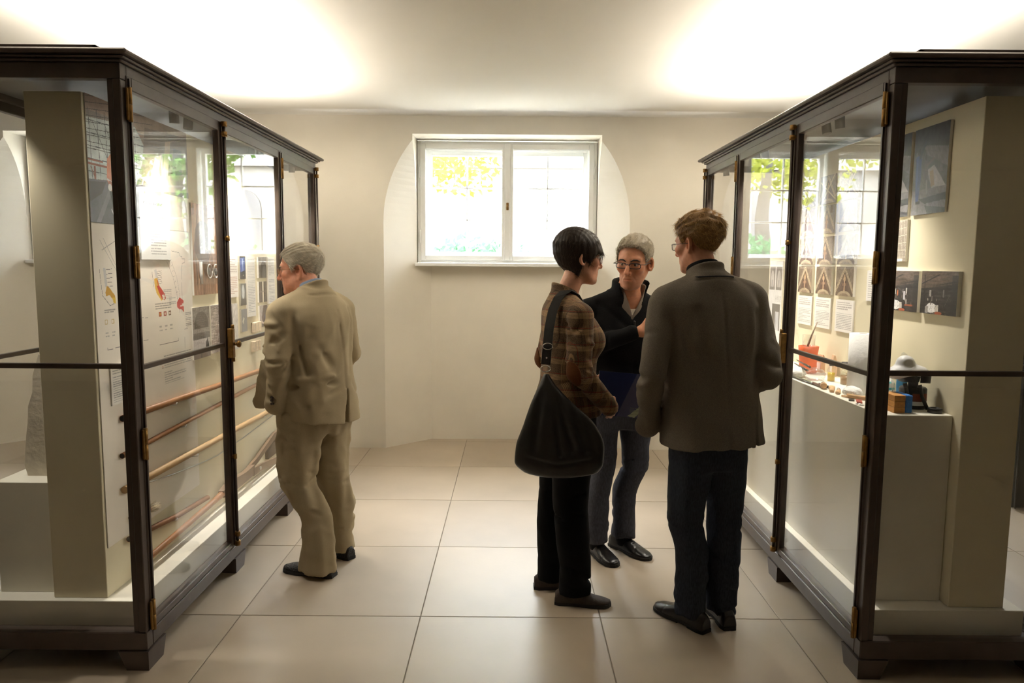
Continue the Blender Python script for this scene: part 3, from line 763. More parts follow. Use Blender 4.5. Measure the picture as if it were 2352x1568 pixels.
im = Img(.138, .372, .0025, CARD); im.text(.1, .05, .92, 24, .027, (135, 135, 140), .42, 4, (1, 12)); im.text(.1, .70, .92, 9, .027, (135, 135, 140), .42, 5)
hang('text_card', 'tall narrow text card between the two photo columns', 'text card', im, XW, 4.439, 1.640, .138, .372, 1)
im = Img(.147, .135, .0025, (150, 140, 132)); im.noise(14, 4, 5, 3); im.ell(.62, .75, .42, .55, (66, 60, 56)); im.ell(.75, .9, .3, .5, (112, 108, 106))
hang('photo_print', 'small photograph of a stone arch beside the last text card', 'photo', im, XW, 4.648, 1.640, .147, .135, 1, .010, SATIN)
im = Img(.147, .134, .0025, (84, 72, 66)); im.rect(.42, 0, .60, 1, (236, 226, 206)); im.rect(.12, 0, .18, 1, (140, 128, 120)); im.rect(.8, 0, .86, 1, (140, 128, 120)); im.rect(0, .45, 1, .52, (150, 140, 130), .6)
hang('photo_print', 'small photograph of two dark posts with a light gap', 'photo', im, XW, 4.646, 1.481, .147, .134, 1, .010, SATIN)
im = Img(.147, .138, .0025, (110, 96, 92)); im.poly([(0, 0), (.5, 0), (.2, .7), (0, .8)], (196, 186, 182)); im.poly([(.6, .5), (.8, .45), (.85, .6), (.65, .66)], (96, 108, 150)); im.path([(.1, .4), (.3, .8), (.9, .95)], .09, (214, 196, 184)); im.noise(10, 7, 7, 4)
hang('photo_print', 'small photograph of curved timber ribs below the dark posts', 'photo', im, XW, 4.646, 1.326, .147, .138, 1, .010, SATIN)
im = Img(.135, .312, .0025, CARD); im.text(.1, .05, .9, 12, .030, (135, 135, 140), .42, 8); im.text(.1, .48, .92, 16, .031, (120, 120, 128), .42, 9)
hang('text_card', 'tall text card at the far end of the wall of rods', 'text card', im, XW, 4.820, 1.642, .135, .312, 1)
im = Img(.16, .165, .0022, (228, 224, 214)); im.text(.08, .06, .9, 3, .07, (110, 110, 110), .42, 1); im.text(.08, .30, .94, 12, .056, (110, 110, 110), .4, 2)
hang('text_card', 'text card hung above the ends of the wooden rods', 'text card', im, XW+.004, 2.900, 1.180, .16, .165, 1, .006)
PEG = mat('pale_wood_sample', (.72, .60, .44), .6, var=.15, vscale=60)
for r, (z0, z1, ys) in enumerate(((1.165, 1.228, (4.525, 4.572, 4.625)), (1.045, 1.110, (4.515, 4.560, 4.608)))):
    for k, yy in enumerate(ys):
        p = MB().box(XW+.0005, XW+.028, yy-.009, yy+.009, z0, z1, .002).build('wood_sample', PEG)
        tag(p, '%s wood sample block in the %s row under the photo columns' % (('first', 'second', 'third')[k], ('upper', 'lower')[r]), 'wood sample', 'wood samples %s row' % ('upper', 'lower')[r])

# ---- cabinet of tools (panel looks towards -x)
XQ = 1.771
def rhang(name, label, cat, img, yfar, zt, W, H, th=.012, m=None, group=None): return hang(name, label, cat, img, XQ, yfar, zt, W, H, -1, th, m, group)
def workers(seed, full):
    W, H = .252, .366; im = Img(W, H, .0024, (96, 92, 94)); im.grad((92, 88, 90), (120, 116, 116)); im.noise(10, 2, 3, seed)
    im.poly([(0, 0), (1, 0), (1, .35), (.3, .18), (0, .3)], (66, 62, 64)); im.poly([(.28, .2), (1, .28), (1, .5), (.4, .32)], (140, 134, 136)); im.poly([(.25, .12), (.42, .05), (.40, .2), (.28, .24)], (40, 38, 40))
    im.poly([(.42, .5), (.62, .45), (1, .72), (1, .8), (.6, .74)], (216, 208, 208)); im.poly([(0, .72), (1, .7), (1, 1), (0, 1)], (150, 144, 144)); im.poly([(.2, .82), (1, .78), (1, .86), (.4, .88)], (62, 58, 60)); im.poly([(.4, .9), (1, .95), (1, 1), (.5, 1)], (80, 76, 78)); im.noise(8, 8, 8, seed+1)
    x = .14 if full else .62; b = (58, 78, 148)
    im.poly([(x-.08, .32), (x+.09, .30), (x+.11, .55), (x+.06, .86), (x-.02, .86), (x-.07, .55)], b); im.ell(x+.02, .27, .05, .045, (40, 34, 34)); im.line(x+.05, .34, x+.2, .17, .035, (44, 48, 70)); im.rect(x-.02, .84, x+.12, .875, (24, 24, 28)); im.poly([(x-.05, .35), (x, .34), (x+.01, .6), (x-.03, .7)], (84, 108, 186))
    im.noise(5, 14, 14, seed+5); im.grain(6, seed)
    if full: im.poly([(.32, .40), (.42, .36), (.46, .55), (.42, .72), (.36, .6)], (110, 100, 106)); im.line(.42, .44, .6, .38, .03, (130, 112, 110)); im.ell(.37, .35, .035, .035, (60, 50, 48)); im.line(.42, .62, .44, .76, .03, (188, 182, 184)); im.poly([(.5, .52), (.6, .5), (.66, .68), (.56, .7)], (196, 170, 132))
    im.a *= .78
    return im, W, H
im, W, H = workers(3, True); rhang('photo_print', 'photograph of a worker in blue overalls reaching up in an attic', 'photo', im, 3.232, 2.196, W, H, .012, SATIN)
im, W, H = workers(8, False); rhang('photo_print', 'photograph of a worker in blue overalls bending in a dim attic', 'photo', im, 3.512, 2.196, W, H, .012, SATIN)
im = Img(.25, .185, .0026, (150, 138, 122)); im.noise(7, 4, 4, 1)
for k in range(6): im.path([(.5+.1*k, 0), (.45+.12*k, .4), (.62+.1*k, 1)], .012, (206, 196, 176))
for k in range(6): im.path([(.4, .1+.16*k), (1, .0+.18*k)], .012, (206, 196, 176))
im.poly([(.0, .2), (.35, .25), (.72, .9), (0, 1)], (150, 146, 142)); im.path([(.35, .25), (.62, .6), (.72, .98)], .014, (214, 208, 198)); im.poly([(.2, .9), (.9, .93), (.9, 1), (.2, 1)], (224, 220, 214))
rhang('photo_print', 'photograph of a ribbed vault seen from above', 'photo', im, 3.503, 1.815, .25, .185, .012, SATIN)
def scaffold(seed, big):
    W, H = .255, .178; im = Img(W, H, .0024, (52, 46, 44)); im.poly([(0, 0), (1, 0), (1, .2), (0, .42)], (92, 78, 68)); im.noise(10, 2, 10, seed)
    for k in range(5): im.line(0, .05+k*.09, 1, -.1+k*.09, .018, (112, 92, 78), .7)
    im.line(.1, .1, .12, .95, .03, (24, 22, 24)); im.line(.02, .3, .5, .08, .03, (24, 22, 24)); im.line(0, .42, 1, .40, .02, (28, 26, 28)); im.line(.5, .4, .75, .95, .012, (40, 38, 38)); im.line(.2, .75, .9, .72, .014, (34, 32, 34))
    im.rect(.25, .45, .3, .6, (170, 166, 160)); im.rect(.62, .42, .66, .6, (200, 196, 190) if big else (120, 116, 112)); im.ell(.32, .86, .14, .12, (226, 224, 222)); im.rect(.15, .82, .24, .98, (150, 144, 138)); im.rect(.42, .78, .52, .95, (196, 190, 180))
    r9 = random.Random(seed)
    for k in range(26): u, v = r9.random(), .35+.6*r9.random(); im.line(u, v, u+r9.uniform(-.2, .2), v+r9.uniform(-.25, .25), .006, (r9.choice([(30, 28, 28), (90, 80, 72), (150, 140, 130)])), .7)
    for k in range(14): u, v = r9.random(), .45+.5*r9.random(); im.rect(u, v, u+.015+.02*r9.random(), v+.04+.08*r9.random(), r9.choice([(180, 172, 160), (120, 110, 100), (70, 60, 56)]), .8)
    im.noise(5, 9, 9, seed+2); im.grain(6, seed)
    if big: im.ell(.36, .55, .02, .08, (200, 120, 80)); im.rect(.55, .5, .6, .72, (190, 186, 190)); im.line(.15, .42, .35, .9, .012, (214, 210, 206)); im.rect(.6, .82, .9, .86, (160, 90, 60))
    im.ell(.52, .97, .1, .04, (170, 90, 60)); im.rect(.85, .1, 1, 1, (38, 36, 36), .6)
    return im, W, H
im, W, H = scaffold(2, True); rhang('photo_print', 'dark photograph of scaffolding under a vault with hanging lamps', 'photo', im, 3.383, 1.587, W, H, .016, SATIN)
im, W, H = scaffold(5, False); rhang('photo_print', 'dark photograph of a scaffold deck with one bright arch', 'photo', im, 3.104, 1.588, W, H, .016, SATIN)
def vault(seed, kind):
    W, H = .195, .155; im = Img(W, H, .0024, (128, 112, 96)); im.noise(8, 3, 3, seed)
    im.poly([(0, .75), (.5, .02), (1, .75), (1, 1), (0, 1)], (104, 84, 70)); im.path([(0, .85), (.5, .06), (1, .85)], .10, (196, 178, 148)); im.path([(0, .85), (.5, .06), (1, .85)], .02, (120, 100, 82))
    im.poly([(.22, .8), (.5, .28), (.78, .8), (.6, .95), (.4, .95)], (92, 68, 58)); im.line(.5, .30, .5, .80, .07, (186, 150, 116)); im.ell(.5, .42, .07, .09, (196, 164, 128)); im.ell(.42, .6, .03, .05, (170, 130, 100)); im.ell(.58, .6, .03, .05, (170, 130, 100))
    im.ell(.5, 1.06, .42, .24, (176, 158, 130)); im.ell(.5, 1.1, .34, .2, (142, 122, 100)); im.noise(6, 9, 9, seed+3); im.noise(5, 20, 20, seed+4); im.grain(5, seed)
    return im
ZR = [(1.605, 1.453), (1.772, 1.620), (1.945, 1.788), (2.11, 1.962)]
YC = [4.449, 4.190, 3.930]
words = ['first', 'second', 'third']
rows = ['just above the text cards', 'second row above the text cards', 'third row above the text cards', 'top row of the grid']
for r, (zt, zb) in enumerate(ZR):
    for c, yf in enumerate(YC):
        im = vault(10*r+c, 0)
        if r == 3: im.path([(0, .2), (1, .9)], .05, (206, 190, 160)); im.path([(.1, 1), (.9, 0)], .05, (206, 190, 160))
        rhang('photo_print', 'brown vault photograph, %s column, %s' % (words[c], rows[r]), 'photo', im, yf, zt, .200, .155, .014, SATIN, 'grid of vault photographs')
for c, yf in enumerate([4.452, 4.200, 3.932]):
    im = Img(.205, .172, .0022, CARD); im.text(.08, .08, .9, 4, .065, (130, 120, 116), .42, c); im.text(.08, .42, .94, 10, .052, (130, 128, 126), .42, c+5)
    rhang('text_card', 'white text card under the %s column of vault photographs' % words[c], 'text card', im, yf, 1.430, .205, .172, .008, None, 'text cards under the vault photographs')
im = Img(.15, .15, .0022, CARD); im.text(.1, .1, .9, 12, .07, (130, 128, 126), .42, 3)
rhang('text_card', 'white text card beside the grid of vault photographs', 'text card', im, 3.60, 1.587, .15, .15, .008)
def elevations():
    W, H = .40, .62; im = Img(W, H, .0032, (232, 230, 228))
    for (a, b) in ((.02, .44), (.52, .96)):
        im.rect(a, .06, b, .30, (150, 142, 136)); im.ell((a+b)/2, .2, .13, .10, (206, 200, 194)); im.rect((a+b)/2-.06, .2, (a+b)/2+.06, .28, (180, 176, 176)); im.line((a+b)/2, .13, (a+b)/2, .28, .006, (110, 104, 100)); im.rect(a, .28, b, .31, (128, 122, 118))
    for k in range(3): im.text(.5+k*.17, .37, .64+k*.17, 5, .014, (160, 156, 154), .5, k)
    im.rect(.3, .46, .92, .74, (120, 114, 108)); im.rect(.55, .54, .84, .74, (206, 206, 210)); im.line(.6, .56, .6, .74, .006, (120, 116, 112)); im.noise(4, 9, 9, 2)
    return im, W, H
im, W, H = elevations(); rhang('drawing_print', 'white sheet of wall elevations with arched windows', 'drawing', im, 4.965, 1.64, .40-.17, .62, .006)
# ------------------------------------------------------------------ sculpting: signed distance fields turned into one skin
def axis(lo, hi, h, refs=()):
    xs = [lo]
    while xs[-1] < hi:
        x = xs[-1]; s = h
        for a, b, hh in refs:
            if a-.01 <= x <= b: s = min(s, hh)
        xs.append(x+s)
    return np.array(xs, np.float32)
def smin(a, b, k):
    if k <= 0: return np.minimum(a, b)
    h = np.maximum(k-np.abs(a-b), 0)/k
    return np.minimum(a, b)-h*h*k*.25
def smax(a, b, k): return -smin(-a, -b, k)
class Field:
    def __init__(s, xs, ys, zs):
        s.x, s.y, s.z = xs, ys, zs
        s.v = np.full((len(xs), len(ys), len(zs)), .3, np.float32)
    def _sl(s, lo, hi, pad):
        r = []
        for ax, a, b in zip((s.x, s.y, s.z), lo, hi):
            i, j = np.searchsorted(ax, a-pad), np.searchsorted(ax, b+pad)
            r.append(slice(max(0, int(i)-1), min(len(ax), int(j)+1)))
        return tuple(r)
    def grid(s, sl): return s.x[sl[0]][:, None, None], s.y[sl[1]][None, :, None], s.z[sl[2]][None, None, :]
    def add(s, prim, k=.02):
        fn, lo, hi = prim; sl = s._sl(lo, hi, k+.03)
        if any(q.stop <= q.start for q in sl): return s
        s.v[sl] = smin(s.v[sl], fn(*s.grid(sl)), k); return s
    def cut(s, prim, k=.01):
        fn, lo, hi = prim; sl = s._sl(lo, hi, k+.02)
        if any(q.stop <= q.start for q in sl): return s
        s.v[sl] = smax(s.v[sl], -fn(*s.grid(sl)), k); return s
    def warp(s, fn):
        """add a displacement (in metres) to the field"""
        s.v += fn(s.x[:, None, None], s.y[None, :, None], s.z[None, None, :]); return s
    def mesh(s):
        v = s.v; v[0] = v[-1] = .3; v[:, 0] = v[:, -1] = .3; v[:, :, 0] = v[:, :, -1] = .3
        ins = v < 0; nx, ny, nz = v.shape
        c = np.zeros((nx-1, ny-1, nz-1), np.uint8)
        for a in (0, 1):
            for b in (0, 1):
                for d in (0, 1): c += ins[a:nx-1+a, b:ny-1+b, d:nz-1+d]
        act = np.argwhere((c > 0) & (c < 8)); n = len(act)
        idx = np.full(c.shape, -1, np.int32); idx[tuple(act.T)] = np.arange(n)
        pos = np.zeros((n, 3)); cnt = np.zeros(n)
        I = act
        cv = {(a, b, d): v[I[:, 0]+a, I[:, 1]+b, I[:, 2]+d] for a in (0, 1) for b in (0, 1) for d in (0, 1)}
        for ax in range(3):
            for p in (0, 1):
                for q in (0, 1):
                    k0 = [p, q]; k0.insert(ax, 0); k1 = [p, q]; k1.insert(ax, 1)
                    a, b = cv[tuple(k0)], cv[tuple(k1)]; m = (a < 0) != (b < 0)
                    t = a[m]/(a[m]-b[m]); off = np.tile(np.array(k0, float), (m.sum(), 1)); off[:, ax] = t
                    pos[m] += off; cnt[m] += 1
        pos = pos/cnt[:, None]+act
        W = np.stack([np.interp(pos[:, i], np.arange(len(ax_)), ax_) for i, ax_ in enumerate((s.x, s.y, s.z))], 1)
        F = []
        e = np.argwhere(ins[:-1, 1:-1, 1:-1] != ins[1:, 1:-1, 1:-1])
        if len(e):
            x, y, z = e[:, 0], e[:, 1]+1, e[:, 2]+1; q = np.stack([idx[x, y-1, z-1], idx[x, y, z-1], idx[x, y, z], idx[x, y-1, z]], 1)
            fl = ~ins[x, y, z]; q[fl] = q[fl][:, ::-1]; F.append(q)
        e = np.argwhere(ins[1:-1, :-1, 1:-1] != ins[1:-1, 1:, 1:-1])
        if len(e):
            x, y, z = e[:, 0]+1, e[:, 1], e[:, 2]+1; q = np.stack([idx[x-1, y, z-1], idx[x-1, y, z], idx[x, y, z], idx[x, y, z-1]], 1)
            fl = ~ins[x, y, z]; q[fl] = q[fl][:, ::-1]; F.append(q)
        e = np.argwhere(ins[1:-1, 1:-1, :-1] != ins[1:-1, 1:-1, 1:])
        if len(e):
            x, y, z = e[:, 0]+1, e[:, 1]+1, e[:, 2]; q = np.stack([idx[x-1, y-1, z], idx[x, y-1, z], idx[x, y, z], idx[x-1, y, z]], 1)
            fl = ~ins[x, y, z]; q[fl] = q[fl][:, ::-1]; F.append(q)
        return W, np.concatenate(F)
def mesh_np(name, V, F, paint=None):
    me = bpy.data.meshes.new(name); F = np.asarray(F); k = F.shape[1]
    me.vertices.add(len(V)); me.vertices.foreach_set('co', np.asarray(V, np.float32).ravel())
    me.loops.add(F.size); me.loops.foreach_set('vertex_index', F.astype(np.int32).ravel())
    me.polygons.add(len(F)); me.polygons.foreach_set('loop_start', np.arange(0, F.size, k, dtype=np.int32))
    me.polygons.foreach_set('use_smooth', np.ones(len(F), bool))
    if paint is not None:
        at = me.attributes.new('paint', 'FLOAT_COLOR', 'POINT'); c = np.ones((len(V), 4), np.float32); c[:, :3] = paint
        at.data.foreach_set('color', c.ravel())
    me.update(calc_edges=True); me.validate(); return me
# ---- primitives: (function, low corner, high corner)
def cone(a, b, ra, rb, flat=None):
    a, b = np.array(a, float), np.array(b, float); ab = b-a; L2 = max(ab@ab, 1e-12); R = max(ra, rb)
    def fn(X, Y, Z):
        t = np.clip(((X-a[0])*ab[0]+(Y-a[1])*ab[1]+(Z-a[2])*ab[2])/L2, 0, 1)
        dx, dy, dz = X-a[0]-t*ab[0], Y-a[1]-t*ab[1], Z-a[2]-t*ab[2]
        if flat is not None:
            n, s = np.array(flat[0], float), flat[1]; n = n/np.linalg.norm(n)
            w = (dx*n[0]+dy*n[1]+dz*n[2])*(1/s-1); dx, dy, dz = dx+w*n[0], dy+w*n[1], dz+w*n[2]
            return (np.sqrt(dx*dx+dy*dy+dz*dz)-(ra+(rb-ra)*t))*(s if s < 1 else 1)
        return np.sqrt(dx*dx+dy*dy+dz*dz)-(ra+(rb-ra)*t)
    return fn, np.minimum(a, b)-R, np.maximum(a, b)+R
def ell(c, r, rot=None):
    c, r = np.array(c, float), np.array(r, float); R = max(r)
    def fn(X, Y, Z):
        x, y, z = X-c[0], Y-c[1], Z-c[2]
        if rot is not None:
            m = np.array(rot)          # rows = local axes
            x, y, z = m[0, 0]*x+m[0, 1]*y+m[0, 2]*z, m[1, 0]*x+m[1, 1]*y+m[1, 2]*z, m[2, 0]*x+m[2, 1]*y+m[2, 2]*z
        k0 = np.sqrt((x/r[0])**2+(y/r[1])**2+(z/r[2])**2); k1 = np.sqrt((x/r[0]**2)**2+(y/r[1]**2)**2+(z/r[2]**2)**2)
        return k0*(k0-1)/np.maximum(k1, 1e-6)
    return fn, c-R, c+R
def pchip(xs, ys):
    xs, ys = np.array(xs, float), np.array(ys, float); h = np.diff(xs); d = np.diff(ys)/h; m = np.zeros(len(xs))
    for i in range(1, len(xs)-1): m[i] = 0 if d[i-1]*d[i] <= 0 else 2*d[i-1]*d[i]/(d[i-1]+d[i])
    m[0], m[-1] = d[0], d[-1]
    def f(x):
        x = np.clip(x, xs[0], xs[-1]); i = np.clip(np.searchsorted(xs, x)-1, 0, len(xs)-2); t = (x-xs[i])/h[i]
        return (2*t**3-3*t*t+1)*ys[i]+(t**3-2*t*t+t)*h[i]*m[i]+(-2*t**3+3*t*t)*ys[i+1]+(t**3-t*t)*h[i]*m[i+1]
    return f
def loft(rows, n=2.3, yaw=0.0, ke=.012, tilt=(0, 0, 0, 0)):
    """rows: (z, cx, cy, a, b) from low to high; superelliptic sections; tilt=(top dz/dx, top dz/dy, bottom dz/dx, bottom dz/dy)"""
    R = np.array(rows, float); zs = R[:, 0]; cx, cy, fa, fb = (pchip(zs, R[:, i]) for i in (1, 2, 3, 4)); z0, z1 = zs[0], zs[-1]
    cs, sn = math.cos(yaw), math.sin(yaw)
    def fn(X, Y, Z):
        x, y = X-cx(Z), Y-cy(Z)
        if yaw: x, y = cs*x+sn*y, -sn*x+cs*y
        a, b = fa(Z), fb(Z); r = ((np.abs(x)/a)**n+(np.abs(y)/b)**n)**(1/n); rr = np.sqrt(x*x+y*y)
        d = np.where(r > 1e-4, (r-1)*rr/np.maximum(r, 1e-4), -np.minimum(a, b)); d = np.maximum(d, -np.minimum(a, b))
        top = Z-(z1+tilt[0]*X+tilt[1]*Y); bot = (z0+tilt[2]*X+tilt[3]*Y)-Z
        return smax(smax(d, top, ke), bot, ke)
    A = R[:, 3].max()+R[:, 4].max()*0; m = max(R[:, 3].max(), R[:, 4].max())
    ex = .08 if any(tilt) else 0
    return fn, (R[:, 1].min()-m, R[:, 2].min()-m, z0-ex), (R[:, 1].max()+m, R[:, 2].max()+m, z1+ex)
def folds(seed, n, amp, fx, fy, fz, zlo=None, zhi=None, soft=.05):
    """sum of random waves, frequencies per axis in cycles per metre, optionally only between two heights"""
    r = np.random.default_rng(seed); K = r.normal(size=(n, 3))*np.array([fx, fy, fz]); P = r.random(n)*6.28
    def fn(X, Y, Z):
        s = 0
        for (a, b, c), p in zip(K, P): s = s+np.sin(6.28*(a*X+b*Y+c*Z)+p)
        s = s*(amp/math.sqrt(n/2))
        if zlo is not None: s = s/(1+np.exp(-(Z-zlo)/soft))/(1+np.exp((Z-zhi)/soft))
        return s.astype(np.float32) if hasattr(s, 'astype') else s
    return fn
def ridged(seed, n, amp, fx, fy, fz, zlo=None, zhi=None, soft=.05):
    """like folds, but with sharp valleys, as in pressed or pulled cloth"""
    r = np.random.default_rng(seed); K = r.normal(size=(n, 3))*np.array([fx, fy, fz]); P = r.random(n)*6.28; K2 = r.normal(size=(n, 3))*3.0
    def fn(X, Y, Z):
        s = 0
        for (a, b, c), (d, e, f), p in zip(K, K2, P):
            w = np.sin(6.28*(d*X+e*Y+f*Z)+p)
            s = s+(1-2*np.sqrt(np.sin(3.1416*(a*X+b*Y+c*Z)+1.1*w+p)**2+.02))*(.5+.5*np.sin(6.28*(e*X+f*Y+d*Z)*.7+2*p))
        s = -s*(amp/math.sqrt(n))
        if zlo is not None: s = s/(1+np.exp(-(Z-zlo)/soft))/(1+np.exp((Z-zhi)/soft))
        return s.astype(np.float32)
    return fn
def creases(F, segs):
    """grooves (depth > 0) and ridges (depth < 0) along short lines: (a, b, width, depth)"""
    for a, b, w, dp in segs:
        fn, lo, hi = cone(a, b, 0, 0); sl = F._sl(lo, hi, 2.5*w)
        if any(q.stop <= q.start for q in sl): continue
        d = fn(*F.grid(sl)); F.v[sl] += (1.7*dp*np.exp(-(d/w)**2)).astype(np.float32)
def ring_creases(c, axis_, rad, n, seed, w=.010, dp=.006, span=.05, arc=1.6, tilt=.5, face=None):
    """short curved folds around a limb at c"""
    r = np.random.default_rng(seed); ax = np.array(axis_, float); ax /= np.linalg.norm(ax); u = np.cross(ax, [0.3, .2, 1.0] if abs(ax[2]) < .8 else [1, .2, 0]); u /= np.linalg.norm(u); v = np.cross(ax, u); out = []
    for _ in range(n):
        a0 = r.random()*6.28 if face is None else face+r.normal()*.7; h = (r.random()-.5)*2*span; L = arc*(.5+.8*r.random()); tl = r.normal()*tilt; m = 5; pts = []
        for k in range(m+1):
            a = a0+L*(k/m-.5); pts.append(np.array(c)+ax*(h+tl*rad*(k/m-.5)*L)+(u*math.cos(a)+v*math.sin(a))*rad)
        d = dp*(.5+.8*r.random())*(1 if r.random() < .7 else -1)
        out += [(pts[k], pts[k+1], w*(.7+.6*r.random()), d*(.35 if k in (0, m-1) else .6)) for k in range(m)]
    return out
def rot3(yaw=0, pitch=0, roll=0):
    """head turn: yaw to the person's left, pitch up, roll towards the right shoulder"""
    return np.array((Matrix.Rotation(yaw, 3, 'Z') @ Matrix.Rotation(pitch, 3, 'X') @ Matrix.Rotation(roll, 3, 'Y')))

# ---- the head, in its own frame: face to +y, up +z, person's right +x; centre between the ears
def head_sdf(x, y, z, p):
    ax = np.abs(x)
    E = lambda c, r: ell(c, r)[0](ax if c[0] >= 0 else x, y, z)
    def C(a, b, ra, rb): return cone(a, b, ra, rb)[0](ax, y, z)
    fw, jw, nl = p.get('face', 1), p.get('jaw', 1), p.get('nose', 1)
    d = ell((0, -.018, .048), (.0755, .098, .084))[0](x, y, z)                                   # skull
    d = smin(d, ell((0, .030, .010), (.066*fw, .064, .088))[0](x, y, z), .03)                    # face block
    d = smin(d, ell((0, .038, -.055), (.050*jw, .050, .062))[0](x, y, z), .03)                   # lower face
    d = smin(d, C((.056*jw, -.002, -.040), (.030*jw, .052, -.096), .016, .018), .03)             # jaw line
    d = smin(d, ell((0, .074, -.102), (.026, .020, .019))[0](x, y, z), .02)                      # chin
    d = smin(d, C((.012, .086, .030), (.046, .072, .030), .012, .010), .016)                     # brow
    d = smin(d, ell((.046*fw, .060, -.014), (.024, .026, .020))[0](ax, y, z), .02)               # cheekbone
    if p.get('fat'): d = smin(d, ell((.045, .036, -.062), (.028*p['fat'], .040, .034))[0](ax, y, z), .03); d = smin(d, ell((0, .030, -.108), (.046, .048, .026))[0](x, y, z), .03)
    d = smax(d, -ell((.032, .101, .008), (.020, .017, .013))[0](ax, y, z), .018)                 # eye sockets
    d = smin(d, cone((0, .086, .022), (0, .086+.028*nl, -.030), .0075, .0115)[0](x, y, z), .012) # nose
    d = smin(d, ell((.0115, .094+.010*(nl-1), -.036), (.0085, .012, .008))[0](ax, y, z), .008)
    d = smax(d, -ell((.007, .104+.010*(nl-1), -.0445), (.0035, .005, .003))[0](ax, y, z), .003)
    d = smin(d, ell((0, .076, -.064), (.030, .019, .024))[0](x, y, z), .016)                     # muzzle
    lx = .027
    d = smin(d, C((0, .0925, -.0605), (lx*.85, .0840, -.0640), .0046, .0030), .006)              # lips
    d = smin(d, C((0, .0915, -.0715), (lx*.80, .0835, -.0685), .0052, .0030), .006)
    d = smax(d, -C((0, .0985, -.0660), (lx, .0885, -.0665), .0018, .0014), .003)
    d = smax(d, -C((.020, .097, -.040), (.036, .080, -.070), .0016, .0010), .010)                # nose-mouth fold
    d = smin(d, C((.018, .0865, .0165), (.047, .0755, .0145), .0048, .0040), .006)               # upper lids
    d = smin(d, C((.020, .0850, -.0045), (.045, .0760, -.0025), .0040, .0034), .006)             # lower lids
    if not p.get('noear'):
        ex, ey, ez = ax-.0795, y+.012, z                                                         # ears
        u, w = ex*.88+ey*.47, -ex*.47+ey*.88
        ear = np.sqrt((w/.0195)**2+((ez+.10*w)/.034)**2)-1
        rim = np.maximum(ear*.019, np.abs(u)-.0080); bowl = np.sqrt((w-.003)**2/.0115**2+(ez-.002)**2/.021**2)-1
        rim = smax(rim, -np.maximum(bowl*.0115, -(u+.003)), .003)
        d = smin(d, rim, .006)
    return d
def add_head(F, c, R, s, p, k=.02):
    c = np.array(c, float); lo, hi = c-.19*s, c+.19*s; sl = F._sl(lo, hi, .0)
    X, Y, Z = F.grid(sl); X, Y, Z = X-c[0], Y-c[1], Z-c[2]; Rt = R.T/s
    x = Rt[0, 0]*X+Rt[0, 1]*Y+Rt[0, 2]*Z; y = Rt[1, 0]*X+Rt[1, 1]*Y+Rt[1, 2]*Z; z = Rt[2, 0]*X+Rt[2, 1]*Y+Rt[2, 2]*Z
    F.v[sl] = smin(F.v[sl], (head_sdf(x, y, z, p)*s).astype(np.float32), k)
def skin_paint(V, c, R, s, base, p):
    """skin colours: lips, ruddy cheeks and nose, shaved beard, darker round the eyes"""
    q = (V-np.array(c)) @ R/s; x, y, z = q.T; col = np.tile(np.array(base), (len(V), 1)); on = (np.abs(z) < .16) & (np.hypot(x, y) < .15)
    def mixc(w, k):
        col[:] = col*(1-w[:, None])+np.array(k)*w[:, None]
    g = lambda cx, cy, cz, r: on*np.exp(-(((np.abs(x)-cx)**2+(y-cy)**2+(z-cz)**2)/r**2))
    b = np.array(base)
    mixc(.45*g(.045, .07, -.025, .028), b*np.array([1.05, .72, .66])); mixc(.5*g(0, .115, -.03, .018), b*np.array([1.05, .70, .62]))
    mixc(.35*g(.08, -.01, 0, .03), b*np.array([1.05, .75, .65]))
    lips = on*np.exp(-((z+.0662)/.0060)**2-(x/.020)**4)*(y > .078); mixc(lips*.55, b*np.array([.86, .50, .46]))
    if p.get('beard'):
        w = on*np.clip((-.035-z)/.03, 0, 1)*np.clip((y+.005)/.04, 0, 1)*(1-lips); mixc(w*p['beard'], np.array([.16, .13, .12]))
    w = on*np.exp(-(((np.abs(x)-.032)/.02)**2+((z-.006)/.012)**2))*(y > .06); mixc(w*.35, b*np.array([.62, .46, .42]))  # darker tone round the eyes
    return col
